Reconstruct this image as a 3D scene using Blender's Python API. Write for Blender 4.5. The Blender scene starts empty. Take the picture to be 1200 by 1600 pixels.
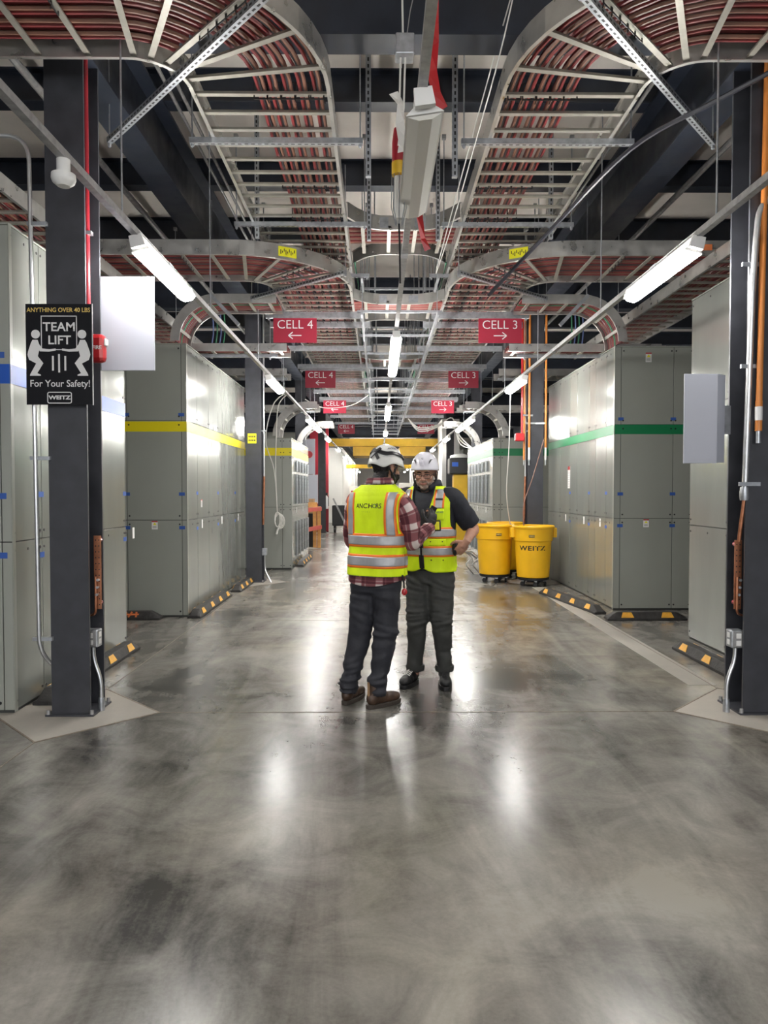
import bpy, bmesh, math, random
from mathutils import Vector, Matrix, noise

S = bpy.context.scene
COL = S.collection
RND = random.Random(7)
PI = math.pi

# ------------------------------------------------------------------ camera, world, exposure
cam_data = bpy.data.cameras.new('camera')
cam = bpy.data.objects.new('camera', cam_data)
COL.objects.link(cam)
cam_data.sensor_fit = 'VERTICAL'
cam_data.sensor_height = 36.0
cam_data.lens = 1110.0 / 1600.0 * 36.0
cam_data.clip_end = 300
cam.location = (0, 0, 1.5)
cam.rotation_euler = (math.radians(90 - 1.651), 0, math.radians(-0.413))
S.camera = cam

WORLD_STRENGTH = 1.3
LED_POWER = 70.0
UPLIGHT_FILL_POWER = 125.0
world = bpy.data.worlds.new('world')
S.world = world
world.use_nodes = True
world.node_tree.nodes['Background'].inputs[0].default_value = (0.93, 0.96, 1.0, 1)
world.node_tree.nodes['Background'].inputs[1].default_value = WORLD_STRENGTH

S.view_settings.view_transform = 'Standard'
S.view_settings.look = 'None'
S.view_settings.exposure = 0.55
S.view_settings.gamma = 1.0
S.view_settings.use_curve_mapping = False

# ------------------------------------------------------------------ materials
def mat(name, col, rough=0.5, metal=0.0, spec=0.5, var=0.0, vscale=6.0, rvar=0.0, bump=0.0, bscale=20.0, emit=0.0, coat=0.0, trans=0.0, stretch=None):
    m = bpy.data.materials.new(name)
    m.use_nodes = True
    nt = m.node_tree
    b = nt.nodes['Principled BSDF']
    b.inputs['Base Color'].default_value = (*col, 1)
    b.inputs['Roughness'].default_value = rough
    b.inputs['Metallic'].default_value = metal
    b.inputs['Specular IOR Level'].default_value = spec
    if coat:
        b.inputs['Coat Weight'].default_value = coat
        b.inputs['Coat Roughness'].default_value = 0.1
    if trans:
        b.inputs['Transmission Weight'].default_value = trans
    if emit:
        b.inputs['Emission Color'].default_value = (*col, 1)
        b.inputs['Emission Strength'].default_value = emit
    if var or rvar or bump:
        tc = nt.nodes.new('ShaderNodeTexCoord')
        mp = nt.nodes.new('ShaderNodeMapping')
        nt.links.new(tc.outputs['Object'], mp.inputs[0])
        if stretch:
            mp.inputs['Scale'].default_value = stretch
        n = nt.nodes.new('ShaderNodeTexNoise')
        n.inputs['Scale'].default_value = vscale
        n.inputs['Detail'].default_value = 5
        nt.links.new(mp.outputs[0], n.inputs['Vector'])
        if var:
            r = nt.nodes.new('ShaderNodeValToRGB')
            r.color_ramp.elements[0].position = 0.3
            r.color_ramp.elements[1].position = 0.7
            r.color_ramp.elements[0].color = (*[max(0, c * (1 - var)) for c in col], 1)
            r.color_ramp.elements[1].color = (*[min(1, c * (1 + var)) for c in col], 1)
            nt.links.new(n.outputs[0], r.inputs[0])
            nt.links.new(r.outputs[0], b.inputs['Base Color'])
        if rvar:
            mr = nt.nodes.new('ShaderNodeMapRange')
            mr.inputs['From Min'].default_value = 0.3
            mr.inputs['From Max'].default_value = 0.7
            mr.inputs['To Min'].default_value = max(0.02, rough - rvar)
            mr.inputs['To Max'].default_value = rough + rvar
            nt.links.new(n.outputs[0], mr.inputs['Value'])
            nt.links.new(mr.outputs[0], b.inputs['Roughness'])
        if bump:
            n2 = nt.nodes.new('ShaderNodeTexNoise')
            n2.inputs['Scale'].default_value = bscale
            n2.inputs['Detail'].default_value = 3
            nt.links.new(mp.outputs[0], n2.inputs['Vector'])
            bp = nt.nodes.new('ShaderNodeBump')
            bp.inputs['Strength'].default_value = bump
            bp.inputs['Distance'].default_value = 0.02
            nt.links.new(n2.outputs[0], bp.inputs['Height'])
            nt.links.new(bp.outputs[0], b.inputs['Normal'])
    return m

def concrete(name, lo, hi, warm, r0, r1, seed=0.0):
    """Polished concrete: large trowel swirls, fine mottling, tea-coloured stains, uneven gloss."""
    m = bpy.data.materials.new(name)
    m.use_nodes = True
    nt = m.node_tree
    N = nt.nodes.new
    L = nt.links.new
    b = nt.nodes['Principled BSDF']
    tc = N('ShaderNodeTexCoord')
    mp = N('ShaderNodeMapping')
    mp.inputs['Location'].default_value = (seed, seed * 0.7, 0)
    L(tc.outputs['Object'], mp.inputs[0])
    def nz(scale, detail, rough, dist, vec=None):
        n = N('ShaderNodeTexNoise')
        n.inputs['Scale'].default_value = scale
        n.inputs['Detail'].default_value = detail
        n.inputs['Roughness'].default_value = rough
        n.inputs['Distortion'].default_value = dist
        L(vec or mp.outputs[0], n.inputs['Vector'])
        return n
    big = nz(0.55, 5, 0.5, 0.5)
    mid = nz(2.6, 8, 0.68, 0.7)
    fine = nz(60, 4, 0.7, 0.0)
    st = nz(0.33, 3, 0.5, 0.6)
    a1 = N('ShaderNodeMath'); a1.operation = 'MULTIPLY_ADD'
    L(big.outputs[0], a1.inputs[0]); a1.inputs[1].default_value = 0.62
    a2 = N('ShaderNodeMath'); a2.operation = 'MULTIPLY_ADD'
    L(mid.outputs[0], a2.inputs[0]); a2.inputs[1].default_value = 0.42
    a3 = N('ShaderNodeMath'); a3.operation = 'MULTIPLY'
    L(fine.outputs[0], a3.inputs[0]); a3.inputs[1].default_value = 0.10
    mp2 = N('ShaderNodeMapping')
    mp2.inputs['Rotation'].default_value = (0, 0, 0.9)
    mp2.inputs['Scale'].default_value = (2.6, 0.45, 1)
    L(tc.outputs['Object'], mp2.inputs[0])
    sw = nz(1.0, 6, 0.6, 0.9, mp2.outputs[0])
    a4 = N('ShaderNodeMath'); a4.operation = 'MULTIPLY_ADD'
    L(sw.outputs[0], a4.inputs[0]); a4.inputs[1].default_value = 0.40; a4.inputs[2].default_value = -0.20
    L(a4.outputs[0], a3.inputs[2]); a3.operation = 'MULTIPLY_ADD'
    L(a3.outputs[0], a2.inputs[2]); L(a2.outputs[0], a1.inputs[2])
    rp = N('ShaderNodeValToRGB')
    rp.color_ramp.elements[0].position = 0.43
    rp.color_ramp.elements[0].color = (*lo, 1)
    rp.color_ramp.elements[1].position = 0.74
    rp.color_ramp.elements[1].color = (*hi, 1)
    L(a1.outputs[0], rp.inputs[0])
    sr = N('ShaderNodeMapRange')
    sr.inputs['From Min'].default_value = 0.50
    sr.inputs['From Max'].default_value = 0.68
    sr.inputs['To Max'].default_value = 0.5
    L(st.outputs[0], sr.inputs['Value'])
    mx = N('ShaderNodeMix'); mx.data_type = 'RGBA'; mx.blend_type = 'MULTIPLY'
    L(sr.outputs[0], mx.inputs[0]); L(rp.outputs[0], mx.inputs[6])
    mx.inputs[7].default_value = (*warm, 1)
    L(mx.outputs[2], b.inputs['Base Color'])
    rr = N('ShaderNodeMapRange')
    rr.inputs['From Min'].default_value = 0.36
    rr.inputs['From Max'].default_value = 0.66
    rr.inputs['To Min'].default_value = r0
    rr.inputs['To Max'].default_value = r1
    L(a1.outputs[0], rr.inputs['Value'])
    L(rr.outputs[0], b.inputs['Roughness'])
    b.inputs['Specular IOR Level'].default_value = 0.5
    return m

M = {}
M['floor'] = concrete('polished_concrete', (0.045, 0.0435, 0.040), (0.33, 0.312, 0.280), (0.95, 0.85, 0.66), 0.19, 0.268)
M['slab'] = concrete('pale_concrete', (0.30, 0.28, 0.25), (0.46, 0.43, 0.385), (1.0, 0.93, 0.85), 0.35, 0.55, 9.0)
M['joint'] = mat('joint_filler', (0.20, 0.165, 0.13), 0.7, var=0.3, vscale=30)
M['deck'] = mat('roof_deck', (0.80, 0.75, 0.69), 0.75, var=0.08, vscale=2)
M['navy'] = mat('navy_steel', (0.018, 0.023, 0.036), 0.42, var=0.25, vscale=5, rvar=0.1)
M['column'] = mat('charcoal_steel', (0.042, 0.044, 0.053), 0.42, var=0.22, vscale=7, rvar=0.1)
M['cab'] = mat('grey_green_enamel', (0.335, 0.35, 0.315), 0.27, spec=0.7, var=0.04, vscale=1.5, bump=0.05, bscale=2.2)
M['cabside'] = mat('grey_green_sheet', (0.30, 0.315, 0.29), 0.17, metal=0.35, spec=0.8, var=0.06, vscale=1.5, bump=0.16, bscale=2.0, stretch=(1, 2.6, 0.5))
M['cabplain'] = mat('pale_grey_enamel', (0.36, 0.375, 0.35), 0.32, spec=0.6, var=0.04, vscale=2)
M['gap'] = mat('panel_gap', (0.035, 0.037, 0.035), 0.6)
M['alu'] = mat('tray_aluminium', (0.52, 0.51, 0.485), 0.34, metal=0.8, var=0.12, vscale=9, rvar=0.1)
M['rung'] = mat('rung_aluminium', (0.33, 0.315, 0.275), 0.45, metal=0.45, var=0.12, vscale=12)
M['galv'] = mat('galvanised_steel', (0.43, 0.45, 0.48), 0.36, metal=0.75, var=0.18, vscale=25, rvar=0.08)
M['dull'] = mat('dull_galvanised', (0.36, 0.36, 0.36), 0.5, metal=0.6, var=0.2, vscale=20)
M['cred'] = mat('cable_red', (0.21, 0.030, 0.032), 0.42, var=0.2, vscale=6)
M['cblk'] = mat('cable_black', (0.022, 0.022, 0.030), 0.4)
M['ctan'] = mat('cable_brown', (0.21, 0.10, 0.068), 0.42, var=0.2, vscale=6)
M['cgrn'] = mat('cable_green', (0.02, 0.17, 0.08), 0.45)
M['cwht'] = mat('cable_white', (0.75, 0.74, 0.70), 0.45)
M['cblu'] = mat('cable_blue', (0.10, 0.14, 0.34), 0.45)
M['black'] = mat('black_plastic', (0.012, 0.012, 0.014), 0.4)
M['rubber'] = mat('black_rubber', (0.030, 0.028, 0.027), 0.62, var=0.4, vscale=14, bump=0.2, bscale=60)
M['refl'] = mat('amber_reflector', (0.82, 0.42, 0.05), 0.4, var=0.12, vscale=30)
M['graf'] = mat('orange_paint', (0.72, 0.20, 0.06), 0.6)
M['red'] = mat('red_enamel', (0.45, 0.02, 0.025), 0.3, coat=0.3)
M['redpipe'] = mat('red_pipe', (0.33, 0.018, 0.03), 0.32, coat=0.3)
M['signred'] = mat('sign_crimson', (0.36, 0.018, 0.045), 0.4)
M['white'] = mat('white_plastic', (0.78, 0.78, 0.77), 0.4)
M['board'] = mat('white_board', (0.46, 0.48, 0.55), 0.5, var=0.03, vscale=2)
M['print'] = mat('white_print', (0.82, 0.82, 0.82), 0.5)
M['gold'] = mat('gold_print', (0.80, 0.58, 0.16), 0.5)
M['blacksign'] = mat('black_acrylic', (0.004, 0.004, 0.007), 0.5, spec=0.25)
M['led'] = mat('lit_lens', (1.0, 0.975, 0.93), 0.4, emit=LED_POWER)
M['uplight_fill'] = mat('lit_added_uplight', (1.0, 0.975, 0.93), 0.4, emit=UPLIGHT_FILL_POWER)  # upward glow added to the lamps to light deck and trays
M['lens'] = mat('unlit_lens', (0.62, 0.61, 0.57), 0.5)
M['yel'] = mat('barrel_yellow', (0.85, 0.47, 0.010), 0.38, var=0.06, vscale=4, rvar=0.08)
M['yelsteel'] = mat('yellow_steel', (0.62, 0.38, 0.02), 0.45, var=0.1, vscale=4)
M['lime'] = mat('yellow_sticker', (0.85, 0.80, 0.02), 0.5)
M['syel'] = mat('stripe_yellow', (0.86, 0.72, 0.015), 0.3)
M['sgrn'] = mat('stripe_green', (0.015, 0.215, 0.085), 0.3)
M['sblu'] = mat('stripe_blue', (0.015, 0.10, 0.50), 0.3)
M['tape'] = mat('blue_tape', (0.03, 0.10, 0.40), 0.6)
M['copper'] = mat('copper', (0.42, 0.175, 0.095), 0.4, metal=0.8, var=0.25, vscale=18)
M['orange'] = mat('orange_conduit', (0.66, 0.23, 0.045), 0.42, var=0.08, vscale=6)
M['emt'] = mat('conduit_steel', (0.60, 0.61, 0.62), 0.32, metal=0.8, var=0.1, vscale=10)
M['wood'] = mat('raw_timber', (0.55, 0.27, 0.08), 0.6, var=0.2, vscale=8)
M['redwood'] = mat('red_painted_timber', (0.42, 0.07, 0.05), 0.55, var=0.15, vscale=8)
M['wallwhite'] = mat('white_wall_panel', (0.74, 0.73, 0.70), 0.55, var=0.04, vscale=1)
M['wallred'] = mat('red_wall_panel', (0.36, 0.025, 0.04), 0.45)
M['wallgrey'] = mat('grey_wall', (0.10, 0.105, 0.12), 0.7, var=0.1, vscale=1)
M['card'] = mat('cardboard', (0.34, 0.21, 0.11), 0.7)

# ------------------------------------------------------------------ mesh helpers
WORLD = {}          # object name -> world origin (parents are never rotated or scaled)

def wpos(o):
    return WORLD.get(o.name, Vector((0, 0, 0)))

class MB:
    def __init__(s):
        s.v = []; s.f = []; s.m = []; s.s = []
    def add(s, vs, fs, m=0, smooth=False):
        o = len(s.v)
        s.v += [Vector(p) for p in vs]
        for f in fs:
            s.f.append([i + o for i in f]); s.m.append(m); s.s.append(smooth)
        return s
    def box(s, x0, x1, y0, y1, z0, z1, m=0):
        vs = [(x, y, z) for z in (z0, z1) for y in (y0, y1) for x in (x0, x1)]
        return s.add(vs, [(0, 2, 3, 1), (4, 5, 7, 6), (0, 1, 5, 4), (2, 6, 7, 3), (0, 4, 6, 2), (1, 3, 7, 5)], m)
    def sweep(s, frames, prof, m=0, smooth=False, caps=True):
        """frames: (P, L, U); prof: closed outline of (l, u)."""
        n = len(prof)
        vs = [P + L * l + U * u for (P, L, U) in frames for (l, u) in prof]
        fs = []
        for i in range(len(frames) - 1):
            for j in range(n):
                k = (j + 1) % n
                fs.append((i * n + j, i * n + k, (i + 1) * n + k, (i + 1) * n + j))
        if caps:
            fs.append(tuple(range(n))[::-1]); fs.append(tuple((len(frames) - 1) * n + j for j in range(n)))
        return s.add(vs, fs, m, smooth)
    def bar(s, a, b, w, h, m=0, up=(0, 0, 1)):
        a = Vector(a); b = Vector(b); t = (b - a).normalized(); u = Vector(up)
        l = t.cross(u)
        if l.length < 1e-5:
            u = Vector((0, 1, 0)); l = t.cross(u)
        l.normalize(); u = l.cross(t).normalized()
        return s.sweep([(a, l, u), (b, l, u)], [(-w / 2, -h / 2), (w / 2, -h / 2), (w / 2, h / 2), (-w / 2, h / 2)], m)
    def tube(s, pts, r, n=8, m=0, caps=True, smooth=True):
        pts = [Vector(p) for p in pts]
        rs = r if isinstance(r, (list, tuple)) else [r] * len(pts)
        fr = []
        prev = None
        for i, p in enumerate(pts):
            t = (pts[min(i + 1, len(pts) - 1)] - pts[max(i - 1, 0)]).normalized()
            if prev is None:
                a = Vector((0, 0, 1)) if abs(t.z) < 0.9 else Vector((1, 0, 0))
                l = t.cross(a).normalized()
            else:
                l = (prev - t * prev.dot(t)).normalized()
            prev = l
            fr.append((p, l, t.cross(l)))
        vs = [P + (L * math.cos(2 * PI * j / n) + U * math.sin(2 * PI * j / n)) * rs[i] for i, (P, L, U) in enumerate(fr) for j in range(n)]
        fs = []
        for i in range(len(pts) - 1):
            for j in range(n):
                k = (j + 1) % n
                fs.append((i * n + j, i * n + k, (i + 1) * n + k, (i + 1) * n + j))
        s.add(vs, fs, m, smooth)
        if caps:
            o = len(s.v) - len(vs)
            s.f.append([o + j for j in range(n)][::-1]); s.m.append(m); s.s.append(False)
            s.f.append([o + (len(pts) - 1) * n + j for j in range(n)]); s.m.append(m); s.s.append(False)
        return s
    def lathe(s, c, prof, n=28, m=0, smooth=True, axis='z'):
        c = Vector(c)
        vs = []
        for (r, z) in prof:
            for j in range(n):
                a = 2 * PI * j / n
                if axis == 'z':
                    vs.append(c + Vector((r * math.cos(a), r * math.sin(a), z)))
                elif axis == 'y':
                    vs.append(c + Vector((r * math.cos(a), z, r * math.sin(a))))
                else:
                    vs.append(c + Vector((z, r * math.cos(a), r * math.sin(a))))
        fs = []
        for i in range(len(prof) - 1):
            for j in range(n):
                k = (j + 1) % n
                fs.append((i * n + j, i * n + k, (i + 1) * n + k, (i + 1) * n + j))
        return s.add(vs, fs, m, smooth)
    def ball(s, c, rx, ry, rz, n=16, k=10, m=0, rot=None):
        c = Vector(c)
        vs = []
        for i in range(k + 1):
            t = PI * i / k
            for j in range(n):
                a = 2 * PI * j / n
                p = Vector((rx * math.sin(t) * math.cos(a), ry * math.sin(t) * math.sin(a), rz * math.cos(t)))
                if rot is not None:
                    p = rot @ p
                vs.append(c + p)
        fs = []
        for i in range(k):
            for j in range(n):
                q = (j + 1) % n
                fs.append((i * n + j, (i + 1) * n + j, (i + 1) * n + q, i * n + q))
        return s.add(vs, fs, m, True)
    def prism(s, poly, y0, y1, m=0):
        """outline of (x, z), front at y0, back at y1"""
        n = len(poly)
        vs = [(x, y0, z) for x, z in poly] + [(x, y1, z) for x, z in poly]
        fs = [tuple(range(n)), tuple(range(2 * n - 1, n - 1, -1))]
        fs += [(i, i + n, (i + 1) % n + n, (i + 1) % n) for i in range(n)]
        return s.add(vs, fs, m)
    def mesh(s, name, mats, sharp=35, origin=None):
        me = bpy.data.meshes.new(name)
        o = origin or Vector((0, 0, 0))
        me.from_pydata([p - o for p in s.v], [], s.f)
        for mm in (mats if isinstance(mats, (list, tuple)) else [mats]):
            me.materials.append(mm)
        me.polygons.foreach_set('material_index', s.m)
        me.polygons.foreach_set('use_smooth', s.s)
        bm = bmesh.new(); bm.from_mesh(me)
        bmesh.ops.remove_doubles(bm, verts=bm.verts, dist=1e-6)
        bmesh.ops.recalc_face_normals(bm, faces=bm.faces)
        bm.to_mesh(me); bm.free()
        if any(s.s):
            me.set_sharp_from_angle(angle=math.radians(sharp))
        return me
    def build(s, name, mats, parent=None, bevel=0.0, sharp=35):
        lo = Vector([min(p[i] for p in s.v) for i in range(3)])
        hi = Vector([max(p[i] for p in s.v) for i in range(3)])
        org = Vector(((lo.x + hi.x) / 2, (lo.y + hi.y) / 2, lo.z))
        o = bpy.data.objects.new(name, s.mesh(name, mats, sharp, org))
        link(o, org, parent)
        if bevel:
            b = o.modifiers.new('bevel', 'BEVEL'); b.width = bevel; b.segments = 2; b.limit_method = 'ANGLE'
        return o

def link(o, org, parent=None):
    COL.objects.link(o)
    WORLD[o.name] = Vector(org)
    if parent is not None:
        o.parent = parent
        o.location = Vector(org) - wpos(parent)
    else:
        o.location = org
    return o

def tag(o, label, cat, group=None, kind=None):
    o['label'] = label
    o['category'] = cat
    if group: o['group'] = group
    if kind: o['kind'] = kind
    return o

def thing(name, label, cat, loc, group=None):
    o = bpy.data.objects.new(name, None)
    o.empty_display_size = 0.1
    link(o, Vector(loc), None)
    return tag(o, label, cat, group)

def structure(name, mb, m, label=None, cat=None, bevel=0):
    o = mb.build(name, m, None, bevel)
    o['kind'] = 'structure'
    if label: o['label'] = label
    if cat: o['category'] = cat
    return o

def dup(src, loc, label=None, group=None):
    """copy of a thing, its parts and their sub-parts"""
    r = src.copy(); COL.objects.link(r)
    r.location = loc; WORLD[r.name] = Vector(loc)
    if label: r['label'] = label
    if group: r['group'] = group
    for ch in list(src.children):
        c = ch.copy(); COL.objects.link(c); c.parent = r
        WORLD[c.name] = Vector(loc) + c.location
        for g in list(ch.children):
            d = g.copy(); COL.objects.link(d); d.parent = c
    return r

def text_geo(txt, size, bold=0.0, spacing=1.0, align='CENTER', sx=1.0, shear=0.0):
    """lettering as flat (verts, faces) in the x-y plane, centred"""
    cu = bpy.data.curves.new('lettering', 'FONT')
    cu.body = txt; cu.size = size; cu.align_x = align; cu.align_y = 'CENTER'
    cu.offset = bold; cu.space_character = spacing; cu.shear = shear
    cu.resolution_u = 3
    ob = bpy.data.objects.new('lettering', cu)
    COL.objects.link(ob)
    dg = bpy.context.evaluated_depsgraph_get()
    me = bpy.data.meshes.new_from_object(ob.evaluated_get(dg))
    vs = [(v.co.x * sx, v.co.y) for v in me.vertices]
    fs = [tuple(p.vertices) for p in me.polygons]
    bpy.data.objects.remove(ob); bpy.data.meshes.remove(me); bpy.data.curves.remove(cu)
    return vs, fs

def text_on(mb, txt, size, c, m=0, axis='-y', **kw):
    """lettering laid on a plane facing -y (towards the viewer) or +x / -x"""
    vs, fs = text_geo(txt, size, **kw)
    c = Vector(c)
    if axis == '-y':
        P = [c + Vector((x, 0, y)) for x, y in vs]
    elif axis == '+x':
        P = [c + Vector((0, x, y)) for x, y in vs]
    else:
        P = [c + Vector((0, -x, y)) for x, y in vs]
    mb.add(P, fs, m)
    return mb

ORD = ['nearest', 'second', 'third', 'fourth', 'fifth', 'sixth', 'seventh', 'eighth', 'ninth', 'tenth', 'eleventh', 'twelfth', 'thirteenth', 'fourteenth', 'fifteenth', 'sixteenth', 'seventeenth', 'eighteenth', 'nineteenth', 'twentieth']
def nth(i):
    return ORD[i] if i < len(ORD) else '%dth' % (i + 1)

# ------------------------------------------------------------------ the hall: floor, roof, walls
AX = 0.25                                   # x of the aisle's axis
def mir(x): return 2 * AX - x

structure('floor', MB().box(-7, 7.5, -9, 64, -0.15, 0), M['floor'], 'mottled grey polished concrete floor of the aisle', 'floor')

def ngon_slab(mb, pts, z0, z1, m=0):
    n = len(pts)
    vs = [(x, y, z0) for x, y in pts] + [(x, y, z1) for x, y in pts]
    mb.add(vs, [tuple(range(n))[::-1], tuple(range(n, 2 * n))] + [(i, (i + 1) % n, (i + 1) % n + n, i + n) for i in range(n)], m)

COLY = [4.73 + 6.97 * k for k in range(6)]           # front flange of each column pair
COLX = (-2.06, 2.58)
k = 1
jm = MB()
for cx in COLX:
    for cy in COLY[:4]:
        c = (cx, cy + 0.06); r = 0.57
        sl = MB()
        ngon_slab(sl, [(c[0] - r, c[1]), (c[0], c[1] - r), (c[0] + r, c[1]), (c[0], c[1] + r)], 0.0, 0.0015)
        structure('floor_%d' % (k + 1), sl, M['slab'])
        k += 1
        P = [Vector((c[0] - r, c[1], .001)), Vector((c[0], c[1] - r, .001)), Vector((c[0] + r, c[1], .001)), Vector((c[0], c[1] + r, .001))]
        for i in range(4):
            jm.bar(P[i], P[(i + 1) % 4], 0.012, 0.004)
    # saw cuts along the column line and across the aisle
    ys = [-8] + [v for cy in COLY for v in (cy + 0.06 - 0.57, cy + 0.06 + 0.57)] + [63]
    for i in range(0, len(ys), 2):
        jm.bar((cx, ys[i], .0008), (cx, ys[i + 1], .0008), 0.006, 0.003)
for cy in [-2.18] + COLY:
    jm.bar((COLX[0] + .57, cy + .06, .0008), (COLX[1] - .57, cy + .06, .0008), 0.005, 0.003)
    for q in (3.5,):
        jm.bar((COLX[0], cy + q, .0006), (COLX[1], cy + q, .0006), 0.004, 0.003)
structure('trim_1', jm, M['joint'])
# pale strip of ground joint along the right column line
structure('trim_2', MB().box(2.40, 2.62, 5.45, 11.1, 0, 0.0012), M['slab'])

structure('ceiling', MB().box(-7, 7.5, -9, 64, 5.3, 5.45), M['deck'], 'pale roof deck above the dark joists', 'ceiling')
structure('wall_left', MB().box(-7.1, -7, -9, 64, 0, 5.3), M['wallgrey'])
structure('wall_right', MB().box(7.5, 7.6, -9, 64, 0, 5.3), M['wallgrey'])
structure('wall_far', MB().box(-7, 7.5, 63.9, 64, 0, 5.3), M['wallwhite'])

def ibeam_prof(w, h, t=0.018):
    a, b = w / 2, t / 2
    return [(-a, 0), (a, 0), (a, t), (b, t), (b, h - t), (a, h - t), (a, h), (-a, h), (-a, h - t), (-b, h - t), (-b, t), (-a, t)]

UP = Vector((0, 0, 1)); XX = Vector((1, 0, 0)); YY = Vector((0, 1, 0))
sm = MB()
for i in range(26):
    y = -7 + 4.86 + 1.743 * i - 0.0
    if (i % 4) == 0:
        continue
    j = MB().sweep([(Vector((-7, y, 5.0)), YY, UP), (Vector((7.5, y, 5.0)), YY, UP)], ibeam_prof(0.17, 0.3, 0.014))
    o = j.build('roof_joist', M['navy'])
    vis = i > 4
    tag(o, ('%s dark navy roof joist crossing under the pale deck' % nth(i - 5)) if vis else 'dark navy roof joist above and behind the viewer', 'joist', 'roof joists')
for i, cy in enumerate([-2.24] + COLY):
    j = MB().sweep([(Vector((-7, cy + .13, 4.5)), YY, UP), (Vector((7.5, cy + .13, 4.5)), YY, UP)], ibeam_prof(0.22, 0.5, 0.02))
    o = j.build('steel_girder', M['navy'])
    tag(o, 'deep navy cross girder over the %s pair of columns' % (nth(i - 1) if i else 'unseen'), 'girder', 'cross girders')
for cx, s in zip(COLX, ('left', 'right')):
    j = MB().sweep([(Vector((cx, -9, 4.4)), XX, UP), (Vector((cx, 63, 4.4)), XX, UP)], ibeam_prof(0.27, 0.6, 0.022))
    o = j.build('steel_girder', M['navy'])
    tag(o, 'long navy girder running away over the %s-hand row of columns' % s, 'girder')

# ------------------------------------------------------------------ columns (wide-flange, flanges facing the viewer)
def column(cx, cy, label):
    t = thing('steel_column', label, 'column', (cx, cy + .13, 0), 'steel columns')
    t['kind'] = 'thing'
    w = 0.128
    b = MB()
    b.box(cx - w, cx + w, cy, cy + .018, 0.012, 4.4)
    b.box(cx - w, cx + w, cy + .242, cy + .26, 0.012, 4.4)
    b.box(cx - .008, cx + .008, cy + .018, cy + .242, 0.012, 4.4)
    b.build('shaft', M['column'], t)
    MB().box(cx - .16, cx + .16, cy - .03, cy + .29, 0.0015, 0.014).build('base_plate', M['column'], t)
    for dx in (-.145, .145):
        for dy in (-.015, .275):
            MB().lathe((cx + dx, cy + dy, .012), [(0, .03), (.012, .03), (.014, .0)], 8).build('anchor_bolt', M['dull'], t)
    return t
for cx, s in zip(COLX, ('left', 'right')):
    for i, cy in enumerate(COLY[:4]):
        extra = ['bearing a crate-lifting sign' if s == 'left' else 'with silver and orange conduits', 'standing past the first switchgear run', 'far down the aisle', 'deep in the aisle', 'at the far end'][i]
        column(cx, cy, '%s dark steel column in the %s-hand row, %s' % (nth(i), s, extra))

# ------------------------------------------------------------------ switchgear cabinets
def warning_label(x, y, z, parent, axis='-y', w=.07, h=.10):
    b = MB()
    if axis == '-y':
        b.box(x - w / 2, x + w / 2, y - .002, y, z - h / 2, z + h / 2, 0)
        b.box(x - w / 2, x + w / 2, y - .003, y - .0018, z + h * .36, z + h / 2, 1)
        b.prism([(x - w * .32, z + h * .02), (x + w * .32, z + h * .02), (x, z + h * .32)], y - .0035, y - .0018, 2)
        for q in (-.12, -.22, -.32):
            b.box(x - w * .36, x + w * .30, y - .003, y - .0018, z + h * q - .003, z + h * q + .002, 3)
    else:
        s = 1 if axis == '+x' else -1
        def bx(d0, d1, y0, y1, z0, z1, m): b.box(min(x + s * d0, x + s * d1), max(x + s * d0, x + s * d1), y0, y1, z0, z1, m)
        bx(0, .002, y - w / 2, y + w / 2, z - h / 2, z + h / 2, 0)
        bx(.0018, .003, y - w / 2, y + w / 2, z + h * .34, z + h / 2, 1)
        for q in (.2, .1, 0, -.1, -.2, -.3, -.4):
            bx(.0018, .003, y - w * .38, y + w * .32, z + h * q - .003, z + h * q + .003, 3)
    return b.build('warning_label', [M['print'], M['red'], M['lime'], M['dull']], parent)

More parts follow.
